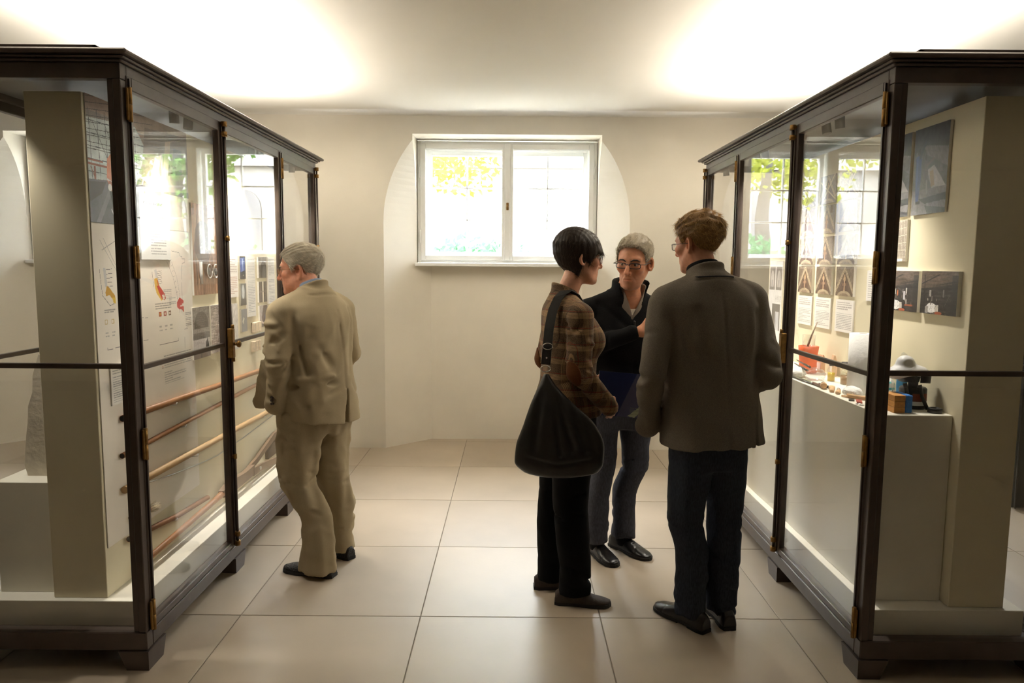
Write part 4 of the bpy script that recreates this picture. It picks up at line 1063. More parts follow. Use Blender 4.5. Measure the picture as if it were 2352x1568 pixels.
def hand(F, w, f, n, t, s=1.0, curl=.6, k=.008, spread=.06, thumb_close=.5):
    """five-fingered hand: wrist w, finger direction f, back-of-hand normal n, thumb side t"""
    w, f, n, t = (np.array(q, float) for q in (w, f, n, t)); f /= np.linalg.norm(f); n = n-f*(n@f); n /= np.linalg.norm(n); t = t-f*(t@f)-n*(t@n); t /= np.linalg.norm(t)
    kn = [w+f*.088*s+t*o*s for o in (.030, .010, -.010, -.028)]; kn[3] = kn[3]-f*.010*s
    for o, q in zip((.022, .008, -.008, -.022), kn): F.add(cone(w+t*o*.8*s+f*.012*s, q, .0135*s, .0115*s, (n, .8)), .012)
    for q, L, r, sp in zip(kn, (.070, .078, .073, .058), (.0092, .0094, .0090, .0080), (1, .3, -.3, -1)):
        d = f+t*sp*spread; d /= np.linalg.norm(d); nf = n-d*(n@d); nf /= np.linalg.norm(nf); a = q
        for seg, (fr, cu) in enumerate(((.45, .9), (.32, 1.1), (.23, .7))):
            an = curl*cu; d, nf = d*math.cos(an)-nf*math.sin(an), nf*math.cos(an)+d*math.sin(an)
            b = a+d*L*fr*s; F.add(cone(a, b, r*s*(1-.08*seg), r*s*(.93-.08*seg)), .004); a = b
    b0 = w+f*.022*s+t*.026*s; d = f*.62+t*.72-n*.15; d /= np.linalg.norm(d); b1 = b0+d*.040*s; d2 = f*.9+t*(.35-thumb_close)-n*.25; d2 /= np.linalg.norm(d2)
    F.add(cone(w+f*.010*s+t*.012*s, b1, .0145*s, .0115*s), .010); F.add(cone(b1, b1+d2*.034*s, .0110*s, .0100*s), .005); F.add(cone(b1+d2*.034*s, b1+d2*.060*s, .0100*s, .0080*s), .004)

# ---- hair: close cap plus strands
HAIR = attr_mat('hair_strands', .55, spec=.35)
HL_Y = [-.14, -.085, -.060, -.045, -.034, -.020, 0, .012, .030, .045, .065, .085, .12]
def hairline(y, front=.0, nape=.0, side=.0, burn=.0):
    z = [-.085+nape, -.080+nape, -.060+nape*.6, -.025, .012, .034, .036, .030-burn, .018-burn+side, .046+side, .072+side+front*.6, .088+front, .092+front]
    return pchip(HL_Y, z)(y)
def hair_mesh(p, c, R, s, cap, flow, col0, col1, nst, ln, seed, lift=.35, wid=.0007, h=.0035, curl=0.0):
    """cap(x,y,z, d)-> field of the hair volume; flow(q)-> combing direction; strands grow from its surface"""
    p = dict(p, noear=True); xs = axis(-.125, .125, h); ys = axis(-.15, .14, h); zs = axis(-.15, .18, h)
    F = Field(xs, ys, zs); X, Y, Z = F.grid((slice(None),)*3)
    F.v[:] = cap(X, Y, Z, head_sdf(X, Y, Z, p))
    V, Q = F.mesh(); rg = np.random.default_rng(seed)
    tri = V[Q]; nrm = np.cross(tri[:, 2]-tri[:, 0], tri[:, 3]-tri[:, 1]); ar = np.linalg.norm(nrm, axis=1); nrm /= ar[:, None]+1e-12
    outer = head_sdf(tri[:, :, 0].mean(1), tri[:, :, 1].mean(1), tri[:, :, 2].mean(1), p) > .002
    w = ar*outer; i = rg.choice(len(Q), nst, p=w/w.sum()); a, b = rg.random((nst, 1)), rg.random((nst, 1))
    P = tri[i, 0]*(1-a)*(1-b)+tri[i, 1]*a*(1-b)+tri[i, 2]*a*b+tri[i, 3]*(1-a)*b; N = nrm[i]
    P = P-N*.003
    fl = flow(P); fl = fl-N*(fl*N).sum(1)[:, None]; fl /= np.linalg.norm(fl, axis=1)[:, None]+1e-9
    fl += rg.normal(size=fl.shape)*.25; fl -= N*(fl*N).sum(1)[:, None]; fl /= np.linalg.norm(fl, axis=1)[:, None]+1e-9
    L = (ln*(.6+.7*rg.random((nst, 1)))).astype(float)
    S = 5; side = np.cross(fl, N); side /= np.linalg.norm(side, axis=1)[:, None]+1e-9
    vs, fs, cs = [], [], []; lf = lift*(.6+.8*rg.random((nst, 1)))
    base = len(V); shade = rg.random((nst, 1)); ccol = np.array(col0)*(1-shade)+np.array(col1)*shade
    ph = rg.random((nst, 1))*6.28
    for k in range(S):
        t = k/(S-1); C = P+fl*L*t+N*L*lf*(t-.75*t*t)*1.2+side*(np.sin(ph+t*3.1*1.6)-np.sin(ph))*L*curl
        ww = wid*(1-.75*t)
        vs += [C-side*ww, C+side*ww, C+N*ww*1.1]; cs += [ccol]*3
    vs = np.stack(vs, 1).reshape(-1, 3); cs = np.stack(cs, 1).reshape(-1, 3)
    n0 = base+np.arange(nst)[:, None]*(3*S)
    for k in range(S-1):
        for e in range(3):
            e2 = (e+1) % 3; fs.append(np.concatenate([n0+3*k+e, n0+3*k+e2, n0+3*(k+1)+e2, n0+3*(k+1)+e], 1))
    capc = np.tile((np.array(col0)*.55+np.array(col1)*.15), (len(V), 1))
    VV = np.concatenate([V, vs]); FF = np.concatenate([Q]+fs); CC = np.concatenate([capc, cs])
    return mesh_np('hair', (VV*s) @ R.T+np.array(c), FF, CC)
FRAME_DARK = mat('dark_spectacle_frame', (.02, .02, .03), .3)
FRAME_GOLD = mat('thin_gold_spectacle_frame', srgb(150, 120, 80), .3, metal=.8)
LENS = glass_mat('spectacle_lens', f0=.05)
def glasses(person, c, R, s, fm, w=.026, h=.016, r=.0016, y=.103, z=.004, lens_up=.0):
    M = Matrix.Translation(Vector(c)) @ Matrix(R.tolist()).to_4x4() @ Matrix.Scale(s, 4)
    g = MB()
    for sx in (-1, 1):
        cx = sx*.034; pts = []
        for k in range(25):
            a = 2*math.pi*k/24; ca, sa = math.cos(a), math.sin(a)
            pts.append((cx+w*math.copysign(abs(ca)**.55, ca), y-.010*abs((cx+w*ca)/.06)**2, z+h*math.copysign(abs(sa)**.6, sa)))
        g.tube(pts, r, 6)
        g.tube([(sx*(.034+w), y-.012, z+h*.55), (sx*.078, y-.022, z+h*.55), (sx*.081, .02, z+h*.5), (sx*.081, -.012, z+h*.35), (sx*.079, -.028, z-.012)], r*.9, 6)
    g.tube([(-.034+w, y-.001, z+.004), (0, y+.003, z+.007), (.034-w, y-.001, z+.004)], r, 6)
    g.xf(M); o = g.build('glasses', fm, person, True)
    for sx in (-1, 1):
        l = MB(); cx = sx*.034; pts = []
        for k in range(20):
            a = 2*math.pi*k/20; ca, sa = math.cos(a), math.sin(a); pts.append((cx+w*.97*math.copysign(abs(ca)**.55, ca), z+h*.97*math.copysign(abs(sa)**.6, sa)))
        l.prism(pts, 1, y-.0045, y-.0035); l.xf(M); l.build('lens', LENS, o, True)
EYE = attr_mat('eye', .12, spec=.6)
def eyes(person, c, R, s, iris=(.05, .07, .08), look=(0, 0)):
    M = Matrix.Translation(Vector(c)) @ Matrix(R.tolist()).to_4x4() @ Matrix.Scale(s, 4)
    for sx in (-1, 1):
        m = MB().ball((0, 0, 0), .0118, 24, 16); me = m.mesh('eye'); V = np.array([v.co[:] for v in me.vertices])
        d = np.array([look[0], 1, look[1]], float); d /= np.linalg.norm(d); q = (V/.0118) @ d
        col = np.where(q[:, None] > .965, np.array([[.004, .004, .004]]), np.where(q[:, None] > .87, np.array([iris]), np.array([[.62, .58, .54]])))
        at = me.attributes.new('paint', 'FLOAT_COLOR', 'POINT'); cc = np.ones((len(V), 4), np.float32); cc[:, :3] = col; at.data.foreach_set('color', cc.ravel())
        me.transform(M @ Matrix.Translation((sx*.0325, .0740, .0060))); link('eye', me, EYE, person, True)
def brows(person, c, R, s, m, dz=0, raised=0.0):
    M = Matrix.Translation(Vector(c)) @ Matrix(R.tolist()).to_4x4() @ Matrix.Scale(s, 4)
    for sx in (-1, 1):
        b = MB().tube([(sx*.012, .0985, .025+dz), (sx*.026, .096, .031+dz+raised), (sx*.042, .088, .030+dz+raised), (sx*.054, .076, .024+dz)], [.0028, .0042, .0036, .0015], 8)
        b.xf(M); b.build('eyebrow', m, person, True)
# ------------------------------------------------------------------ people
SKIN = attr_mat('skin', .48, bump=.12, bscale=420, spec=.4, sss=.10, var=.10, vscale=60)
def put(o, P, th):
    o.location = (P[0], P[1], 0); o.rotation_euler = (0, 0, th); return o
def to_local(P, th):
    c, s = math.cos(th), math.sin(th)
    def f(x, y, z=0.0):
        dx, dy = x-P[0], y-P[1]; return (c*dx+s*dy, -s*dx+c*dy, z)
    return f
def person(label, P, th, F, c, R, s, base, p):
    V, Q = F.mesh(); o = link('person', mesh_np('person', V, Q, skin_paint(V, c, R, s, base, p)), SKIN)
    put(o, P, th); return tag(o, label, 'person')
def cloth(name, F, m, parent):
    V, Q = F.mesh(); return link(name, mesh_np(name, V, Q), m, parent, True)
def body_axes(hc, extra=(), lo=(-.42, -.40, -.0), hi=(.42, .50, 1.95)):
    """coarse grid under the clothes, fine around the head and the hands"""
    f = .0034
    rx = [(hc[0]-.11, hc[0]+.11, f)]; ry = [(hc[1]-.14, hc[1]+.14, f)]; rz = [(hc[2]-.18, hc[2]+.17, f)]
    for (a, b) in extra: rx.append((a[0], b[0], f)); ry.append((a[1], b[1], f)); rz.append((a[2], b[2], f))
    return Field(axis(lo[0], hi[0], .012, rx), axis(lo[1], hi[1], .012, ry), axis(.03, hi[2], .012, rz))
def arm(F, sh, el, wr): F.add(cone(sh, el, .046, .038), .03); F.add(cone(el, wr, .038, .026), .02)
def leg(F, rows, toe):
    """leg under the trousers: follows the trouser's own centre line"""
    r = sorted(rows, key=lambda q: -q[0]); R_ = [.070, .064, .052, .046, .038, .034, .032]
    for i in range(len(r)-1): F.add(cone((r[i][1], r[i][2], r[i][0]), (r[i+1][1], r[i+1][2], max(r[i+1][0], .07)), R_[min(i, 6)], R_[min(i+1, 6)]), .02)
    F.add(cone((r[-1][1], r[-1][2], .075), (r[-1][1]*.55+toe[0]*.45, r[-1][2]*.55+toe[1]*.45, .034), .028, .010), .01)
LEATHER = mat('black_shoe_leather', (.010, .009, .009), .28, var=.3, vscale=20, bump=.1, bscale=60)
LEATHER_WOVEN = mat('woven_black_leather', (.010, .009, .009), .42, bump=.9, bscale=110)
SUEDE = mat('grey_brown_suede', (.060, .045, .038), .85, var=.2, vscale=30, bump=.2, bscale=200)
SOLE = mat('black_rubber_sole', (.012, .012, .012), .6)
def shoe(pers, ankle, ang, L, m, w=.046, hh=.085, lace=None, heel_h=.026, back=.085):
    """ankle: local point above the heel; ang: direction of the toe (0 = person's forward, positive to the left)"""
    F = Field(axis(-.08, .08, .005), axis(-.04, L+.04, .005), axis(-.01, .16, .005))
    X, Y, Z = F.grid((slice(None),)*3); t = np.clip(Y/L, 0, 1); ts = [0, .08, .28, .45, .62, .8, .93, 1]; hs = [hh*.82, hh*1.04, hh*1.18, hh*1.02, hh*.74, hh*.54, hh*.42, hh*.22]
    wid = pchip([0, .10, .3, .5, .68, .85, .95, 1], [w*.60, w*.72, w*.72, w*.84, w, w*.92, w*.66, w*.25])(t)
    top = pchip(ts, hs)(t)
    cz = .018; b = np.maximum(top-cz, .01)
    r = ((np.abs(X)/wid)**2.4+(np.abs(Z-cz)/b)**2.2)**(1/2.3); d = (r-1)*np.minimum(wid, b)*.9
    d = np.maximum(d, np.maximum(-Y, Y-L)); d = smax(d, cz-.006-Z, .004)
    if lace is not None: d = d+.0015*np.exp(-((t-.66-.08*np.abs(X)/w)/.012)**2)
    F.v[:] = d
    V, Q = F.mesh(); c, s = math.cos(ang), math.sin(ang); Rm = np.array([[c, -s, 0], [s, c, 0], [0, 0, 1]])
    T = np.array([ankle[0]+s*back, ankle[1]-c*back, .0])
    o = link('shoe', mesh_np('shoe', V @ Rm.T+T, Q), m, pers, True); M = Matrix.Translation(T.tolist()) @ Matrix.Rotation(ang, 4, 'Z')
    sp = MB(); n = 22; ol = []
    wf = pchip([0, .10, .3, .5, .68, .85, .95, 1], [w*.55, w*.76, w*.74, w*.86, w*1.05, w*.97, w*.70, w*.2])
    for k in range(n+1): t = k/n; ol.append((float(wf(np.array(t))), t*(L+.006)-.003))
    pts = ol+[(-x, y) for x, y in reversed(ol)]
    sp.prism(pts, 2, .0005 if heel_h < .012 else .006, .016)
    if heel_h >= .012: sp.prism([q for q in pts if q[1] < L*.30], 2, .0005, .010); sp.prism([q for q in pts if q[1] > L*.42], 2, .0005, .010)
    sp.xf(M); sp.build('sole', SOLE, o, True)
    if lace is not None:
        lb = MB(); hf = pchip(ts, hs)
        for k in range(4):
            y = L*(.40+.06*k); zz = float(hf(np.array(y/L))); lb.tube([(-.016, y, zz-.004), (0, y+.006, zz+.002), (.016, y, zz-.004)], .0016, 6)
        y = L*.38; zz = hh*.97
        for sx in (-1, 1): lb.tube([(0, y, zz), (sx*.02, y+.005, zz+.014), (sx*.036, y+.012, zz+.008), (sx*.024, y+.012, zz-.002), (0, y, zz)], .0014, 6)
        lb.xf(M); lb.build('laces', lace, o, True)
def fabric(name, col, var=.15, scale=260, rough=.9, stretch=None, dark=None, bump=.25): return mat(name, col, rough, var=var, vscale=scale, bump=bump, bscale=scale*2.5, spec=.15, sheen=0.0, stretch=stretch, dark=dark)
def short_cap(t0=.010, top=.007, lump=.0022, **kw):
    def cap(x, y, z, d):
        t = t0+top*np.clip(z/.1, 0, 1)+lump*np.sin(x*190+3*np.sin(z*60))*np.sin(z*110+y*90)
        edge = .004*np.sin(y*300)*np.sin(x*250)
        return smax(smax(d-t, hairline(y, **kw)+edge-z, .010), -(d+.010), .004)
    return cap
def hip_rows(rows): return rows
def trousers(o, name, m, pelvis, rl, rr, seed, amp=.003, box=.30, ztop=1.02, knees=((.45, .53)), extra=()):
    T = Field(axis(-box, box, .007), axis(-box, box+.06, .007), axis(.02, ztop, .007))
    T.add(loft(pelvis), .03); T.add(loft(rl, 2.2, ke=.006), .03); T.add(loft(rr, 2.2, ke=.006), .03)
    T.warp(folds(seed, 5, amp, 4, 4, .9)); T.warp(ridged(seed+60, 6, amp*1.3, 4.5, 4.5, 4.5))
    for rows, sd in ((rl, seed+1), (rr, seed+2)):
        q = {round(r[0], 3): r for r in rows}; zz = [r[0] for r in rows]; fx, fy, fa = (pchip(zz, [r[i] for r in rows]) for i in (1, 2, 3))
        for z0, n, dp, wd in ((.50, 9, .0055, .010), (.13, 7, .006, .012), (.30, 4, .004, .014), (.74, 5, .005, .013)):
            T_c = (float(fx(np.array(z0))), float(fy(np.array(z0))), z0)
            creases(T, ring_creases(T_c, (0, 0, 1), float(fa(np.array(z0))), n, sd*7+int(z0*100), wd, dp, .07, 1.5, .35))
    creases(T, extra)
    return cloth(name, T, m, o)
BUTTON = mat('dark_horn_button', (.03, .02, .015), .4)

# ===== man in beige suit, looking into the cabinet of rods
def man_beige():
    P, th = (-1.03, 3.70), 1.022; tl = to_local(P, th)
    s = .98; hc = (.006, .085, 1.560); R = rot3(.62, -.08, .0); p = dict(face=1.06, jaw=1.12, nose=.95, fat=1.0)
    F = body_axes(hc, lo=(-.34, -.25, 0), hi=(.34, .38, 1.75))
    add_head(F, hc, R, s, p); F.add(cone((.008, .045, 1.50), (0, -.015, 1.37), .062, .070), .03)
    F.add(loft([(.80, 0, 0, .13, .10), (1.0, 0, .02, .15, .13), (1.2, 0, .02, .16, .13), (1.36, 0, -.01, .16, .09), (1.42, 0, -.02, .10, .07)]), .03)
    LA, RA = tl(-.985, 3.585, .09), tl(-.935, 3.83, .09)
    rl = [(.030, LA[0], LA[1]+.012, .084, .104), (.14, LA[0]+.003, LA[1]+.012, .078, .090), (.30, LA[0]*.9+.005, LA[1]*.80+.01, .080, .088), (.50, -.108, .012, .090, .097), (.70, -.098, .005, .102, .120), (.84, -.095, 0, .10, .13)]
    rr = [(.034, RA[0], RA[1]+.012, .082, .100), (.14, RA[0], RA[1]+.010, .073, .084), (.30, RA[0]*.9+.01, RA[1]*.8, .078, .088), (.50, .098, -.008, .090, .096), (.70, .095, .0, .102, .120), (.84, .095, 0, .10, .13)]
    arm(F, (-.19, 0, 1.34), (-.225, -.02, 1.10), (-.195, .03, .92)); arm(F, (.19, 0, 1.34), (.220, -.02, 1.10), (.18, .11, .96))
    leg(F, rl, (LA[0]-.03, LA[1]+.12, .045)); leg(F, rr, (RA[0], RA[1]+.12, .045))
    hand(F, (-.150, .03, .90), (.1, .3, -1), (-1, 0, 0), (0, 1, .2), 1.0, .5); hand(F, (.16, .12, .92), (-.1, .3, -1), (1, 0, 0), (0, 1, .2), 1.0, .5)
    o = person('grey-haired man in beige suit looking into the cabinet of rods, hand in pocket', P, th, F, hc, R, s, srgb(212, 150, 122), p)
    BE = fabric('beige_twill', srgb(164, 149, 121), .05, 240, bump=.10)
    # pocket edge and side seam
    seam = [((-.200, .03, .93), (-.205, .01, .75), .006, .004), ((-.205, .01, .75), (-.19, .0, .50), .006, .004), ((-.19, .0, .50), (LA[0]-.075, LA[1]+.01, .08), .006, .003)]
    trousers(o, 'trousers', BE, [(.72, 0, .005, .172, .140), (.85, 0, .0, .192, .160), (.98, 0, .01, .182, .160)], rl, rr, 3, .004, extra=seam)
    J = Field(axis(-.36, .34, .006), axis(-.28, .44, .006), axis(.78, 1.56, .006))
    J.add(loft([(.805, .02, -.022, .218, .170), (.92, .010, -.005, .218, .182), (1.05, 0, .015, .214, .195), (1.18, 0, .015, .220, .188), (1.30, 0, -.005, .222, .160), (1.38, 0, -.020, .195, .118), (1.435, 0, -.022, .12, .090), (1.47, .005, -.016, .078, .078)], 2.4, tilt=(0, 0, -.10, .10), ke=.006), .02)
    for sx in (-1, 1): J.add(cone((sx*.07, -.020, 1.432), (sx*.190, -.008, 1.375), .050, .060), .04)
    J.add(cone((-.205, -.008, 1.355), (-.238, -.015, 1.12), .073, .064), .012); J.add(cone((-.238, -.025, 1.12), (-.222, .025, .93), .064, .054), .012); J.add(cone((-.226, .010, .970), (-.220, .034, .905), .056, .056), .006)
    J.add(cone((.205, -.008, 1.355), (.232, -.030, 1.12), .072, .060), .012); J.add(cone((.232, -.030, 1.12), (.20, .10, .96), .060, .048), .012)
    # open left front pushed forward by the hand in the pocket
    J.add(cone((-.09, .160, 1.24), (-.090, .265, .95), .06, .068, ((1, .2, 0), .22)), .02); J.add(cone((-.10, .25, 1.05), (-.095, .300, .865), .055, .050, ((1, .2, 0), .24)), .015)
    J.add(loft([(1.41, 0, -.022, .098, .088), (1.455, .006, -.012, .082, .082), (1.492, .010, -.002, .075, .078)], 2.1, tilt=(0, -.42, 0, 0)), .010)
    J.cut(loft([(1.40, .006, .005, .060, .060), (1.60, .010, .02, .070, .070)], 2), .008)
    J.cut(((lambda X, Y, Z: np.maximum(np.abs(X-.060-.10*(Z-.9))-.0045-.05*np.clip(.96-Z, 0, 1), np.maximum(Y+.10, Z-.965))), (-.1, -.3, .8), (.2, 0, 1.0)), .003)      # back vent
    J.warp(folds(5, 6, .0018, 3.5, 3.5, 1.4, .85, 1.40)); J.warp(ridged(51, 7, .0060, 6, 6, 3.0, .84, 1.40))
    cr = [((.035, -.135, 1.36), (.045, -.180, 1.18), .007, .005), ((.045, -.180, 1.18), (.055, -.182, .97), .007, .005)]                                           # back seam
    for a, b, w, dp in (((-.16, -.07, 1.30), (-.04, -.17, 1.10), .024, .010), ((.16, -.11, 1.36), (.10, -.18, 1.05), .020, .010), ((-.20, -.06, .995), (.0, -.19, 1.005), .014, .016), ((-.02, -.19, 1.005), (.07, -.20, 1.04), .012, .009), ((-.19, -.10, 1.03), (-.03, -.19, 1.04), .014, -.009), ((-.15, -.12, .90), (.05, -.20, .99), .016, .007), ((.12, -.17, .98), (.20, -.10, .88), .014, .006), ((-.17, -.08, 1.25), (-.15, -.12, 1.05), .012, .010)): cr.append((a, b, w, dp))
    cr += ring_creases((-.238, -.012, 1.12), (.05, .1, -1), .066, 12, 5, .011, .008, .06, 1.7, .6); cr += ring_creases((-.228, .03, 1.00), (.05, .4, -1), .058, 10, 6, .011, .010, .05, 1.8, .5)
    cr += ring_creases((-.215, -.005, 1.28), (0, 0, -1), .072, 6, 7, .014, .007, .06, 1.4, .9); cr += ring_creases((.225, -.02, 1.15), (0, 0, -1), .064, 8, 8, .012, .007, .08, 1.6, .6)
    cr += [((-.09, -.075, 1.440), (-.05, -.105, 1.446), .006, .005), ((-.05, -.105, 1.446), (.05, -.105, 1.446), .006, .005), ((.05, -.105, 1.446), (.09, -.075, 1.440), .006, .005)]                                                            # under the collar
    creases(J, cr); j = cloth('jacket', J, BE, o)
    for k in range(3):
        MB().tube([(-.265, -.004, .918+.016*k), (-.279, -.008, .920+.016*k)], .0062, 10).build('cuff_button', BUTTON, j, True)
    Cc = Field(axis(-.11, .11, .005), axis(-.14, .13, .005), axis(1.38, 1.54, .005))
    Cc.add(loft([(1.40, .008, .0, .072, .072), (1.46, .010, .010, .069, .070), (1.510, .012, .022, .067, .068)], 2, tilt=(0, -.45, 0, 0)), .01)
    cloth('shirt_collar', Cc, fabric('pale_blue_shirting', srgb(150, 164, 190), .04, 300, bump=.05), o)
    shoe(o, LA, .24, .295, LEATHER_WOVEN, .050, .075, None, .010); shoe(o, RA, -.05, .295, LEATHER_WOVEN, .050, .075, None, .010)
    fl = lambda q: np.stack([q[:, 0]*.6, -.55-.0*q[:, 0], -.30-7*np.clip(.03-q[:, 2], 0, .2)], 1)
    link('hair', hair_mesh(p, hc, R, s, short_cap(.010, .008, .0022, nape=-.005, side=-.004, burn=.004), fl, srgb(196, 184, 158), srgb(250, 244, 230), 7500, .022, 4, .24, .0009), HAIR, o, True)
    eyes(o, hc, R, s); glasses(o, hc, R, s, FRAME_GOLD, .025, .016, .0011, .108, .004); brows(o, hc, R, s, mat('grey_brow', srgb(160, 146, 126), .8))
man_beige()

# ===== man in tweed jacket, back turned
def man_tweed():
    P, th = (.86, 3.13), .30; tl = to_local(P, th)
    s = .97; hc = (-.045, .045, 1.692); R = rot3(.38, -.10, -.02); p = dict(face=1.0, jaw=1.0, nose=1.0)
    F = body_axes(hc, lo=(-.40, -.30, 0), hi=(.40, .40, 1.90))
    add_head(F, hc, R, s, p); F.add(cone((-.045, .018, 1.63), (-.03, -.03, 1.49), .056, .064), .03)
    F.add(loft([(.80, .02, 0, .14, .11), (1.0, .015, 0, .14, .11), (1.3, -.01, 0, .17, .10), (1.44, -.02, -.02, .17, .08), (1.50, -.025, -.025, .10, .07)]), .03)
    LA, RA = tl(.815, 3.085, .09), tl(.965, 3.125, .09)
    rl = [(.045, LA[0], LA[1]+.015, .066, .080), (.14, LA[0], LA[1]+.015, .068, .078), (.30, LA[0]*.98, LA[1]*.8+.005, .070, .078), (.50, -.090, .0, .076, .082), (.70, -.078, .0, .088, .104), (.90, -.070, 0, .092, .115)]
    rr = [(.045, RA[0], RA[1]+.010, .064, .078), (.14, RA[0], RA[1]+.010, .067, .077), (.30, RA[0]*.99, RA[1]*.8, .070, .078), (.50, .112, .0, .075, .082), (.70, .105, .0, .086, .104), (.90, .085, 0, .092, .115)]
    arm(F, (-.225, -.01, 1.42), (-.285, -.045, 1.14), (-.235, .09, .93)); arm(F, (.195, -.01, 1.45), (.240, -.072, 1.14), (.16, .12, 1.05))
    leg(F, rl, (LA[0]-.05, LA[1]+.12, .045)); leg(F, rr, (RA[0], RA[1]+.12, .045))
    hand(F, (-.215, .085, .945), (.6, .8, -.1), (-1, 0, 0), (0, 1, .4), 1.0, .5); hand(F, (.15, .13, 1.05), (-.9, .5, 0), (.3, .3, .8), (0, .3, 1), 1.0, .5)
    o = person('blond man in grey-brown tweed jacket and jeans standing with his back turned', P, th, F, hc, R, s, srgb(206, 148, 118), p)
    DEN = fabric('dark_blue_denim', srgb(52, 57, 68), .30, 200, stretch=(1, 1, .25), bump=.15)
    trousers(o, 'jeans', DEN, [(.72, .012, .0, .155, .120), (.85, .012, .0, .170, .135), (1.0, .012, .0, .165, .13)], rl, rr, 13, .003)
    J = Field(axis(-.40, .38, .006), axis(-.26, .34, .006), axis(.76, 1.66, .006))
    J.add(loft([(.825, .030, -.005, .236, .165), (.95, .022, .0, .225, .152), (1.10, .010, .005, .218, .142), (1.28, -.008, .0, .236, .148), (1.42, -.020, -.012, .230, .128), (1.495, -.026, -.026, .185, .098), (1.545, -.030, -.030, .110, .080), (1.575, -.034, -.026, .074, .072)], 2.5, tilt=(0, 0, .015, .0), ke=.005), .02)
    for sx, zz in ((-1, 1.462), (1, 1.478)): J.add(cone((sx*.07-.028, -.030, 1.526), (sx*.208-.018, -.012, zz), .048, .058), .03)
    J.add(cone((-.234, -.010, 1.435), (-.304, -.050, 1.14), .068, .062), .010); J.add(cone((-.304, -.050, 1.14), (-.245, .075, .935), .062, .052), .010); J.add(cone((-.258, .04, .985), (-.238, .095, .895), .054, .058), .006)
    J.add(cone((.205, -.010, 1.455), (.244, -.080, 1.13), .068, .064), .010); J.add(cone((.244, -.080, 1.13), (.17, .11, 1.04), .064, .054), .010)
    J.add(loft([(1.505, -.028, -.030, .120, .090), (1.555, -.034, -.022, .090, .085), (1.592, -.040, -.008, .079, .082)], 2.1, tilt=(0, -.40, 0, 0)), .010)
    J.cut(loft([(1.50, -.036, .0, .060, .062), (1.72, -.042, .012, .071, .073)], 2), .006)
    J.cut(((lambda X, Y, Z: np.maximum(np.abs(X-.165)-.0035-.02*np.clip(.95-Z, 0, 1), np.maximum(Y+.03, Z-.985))), (.1, -.3, .75), (.25, 0, 1.0)), .003)   # side vent
    J.warp(folds(25, 6, .0030, 3, 3, 1.2, .85, 1.45)); J.warp(ridged(52, 6, .0065, 4, 4, 1.6, .80, 1.45))
    cr = [((-.026, -.13, 1.50), (-.010, -.150, 1.30), .007, .005), ((-.010, -.150, 1.30), (.010, -.140, 1.08), .007, .005), ((.010, -.140, 1.08), (.03, -.165, .80), .007, .005)]
    for a, b, w, dp in (((-.19, -.08, 1.36), (-.13, -.14, 1.10), .022, .010), ((-.14, -.12, 1.42), (-.10, -.155, 1.15), .022, .007), ((.16, -.10, 1.40), (.17, -.13, 1.12), .022, .010), ((.10, -.14, 1.44), (.12, -.155, 1.15), .02, .006), ((-.15, -.13, 1.02), (.02, -.17, .98), .03, .006), ((.18, -.10, 1.10), (.155, -.13, .82), .016, -.007), ((.02, -.17, 1.0), (.15, -.14, 1.05), .025, .005), ((-.10, -.16, .95), (-.07, -.165, .80), .03, .006)): cr.append((a, b, w, dp))
    cr += ring_creases((-.290, -.045, 1.13), (.1, .2, -1), .062, 9, 15, .013, .008, .07, 1.6, .6); cr += ring_creases((.240, -.07, 1.14), (.1, -.2, -1), .066, 9, 16, .013, .009, .07, 1.6, .6)
    cr += ring_creases((-.245, -.015, 1.34), (0, 0, -1), .070, 5, 17, .015, .005, .06, 1.3, .9); cr += ring_creases((-.262, .02, 1.02), (.1, .4, -1), .056, 7, 18, .012, .007, .05, 1.6, .5)
    cr += [((-.125, -.085, 1.540), (-.035, -.115, 1.555), .005, .005), ((-.035, -.115, 1.555), (.060, -.090, 1.543), .005, .005)]
    creases(J, cr)
    TW = fabric('grey_brown_tweed', srgb(116, 108, 97), .28, 420, bump=.3); j = cloth('jacket', J, TW, o)
    DC = Field(axis(-.13, .06, .005), axis(-.14, .12, .005), axis(1.48, 1.66, .005))
    DC.add(loft([(1.50, -.034, -.008, .072, .074), (1.57, -.040, .0, .070, .073), (1.612, -.044, .008, .068, .072)], 2, tilt=(0, -.40, 0, 0)), .008); cloth('shirt_collar', DC, fabric('black_knit', (.010, .010, .011), .2, 200), o)
    U = MB(); pts = [(-.030+.104*math.cos(a), -.026+.094*math.sin(a), 1.551+.010*math.sin(-a)) for a in [math.pi*(1.08+.84*k/14) for k in range(15)]]
    U.tube(pts, .0032, 6).build('collar_piping', mat('navy_felt', (.010, .012, .02), .9), j, True)
    shoe(o, LA, .30, .300, LEATHER, .050, .082, LEATHER); shoe(o, RA, -.20, .300, LEATHER, .050, .082, LEATHER)
    fl = lambda q: np.stack([.45*np.sin(q[:, 2]*55+q[:, 0]*20)*(q[:, 2] > .03)+.12, -.30+.2*np.sin(q[:, 0]*60), -.35-7*np.clip(.05-q[:, 2], 0, .2)], 1)
    def cap(x, y, z, d):
        t = .008+.013*np.clip((z-.01)/.08, 0, 1)+.0045*np.sin(x*120+2*np.sin(z*70))*np.sin(z*90+y*70)*np.clip(z/.05, 0, 1); return smax(smax(d-t, hairline(y, nape=.012, burn=.004)+.004*np.sin(x*200)-z, .012), -(d+.010), .004)
    link('hair', hair_mesh(p, hc, R, s, cap, fl, srgb(116, 82, 44), srgb(224, 180, 112), 7500, .028, 9, .22, .0008, curl=.16), HAIR, o, True)
    eyes(o, hc, R, s); glasses(o, hc, R, s, FRAME_DARK, .025, .015, .0013, .106, .002); brows(o, hc, R, s, mat('fair_brow', srgb(130, 96, 60), .8))
man_tweed()

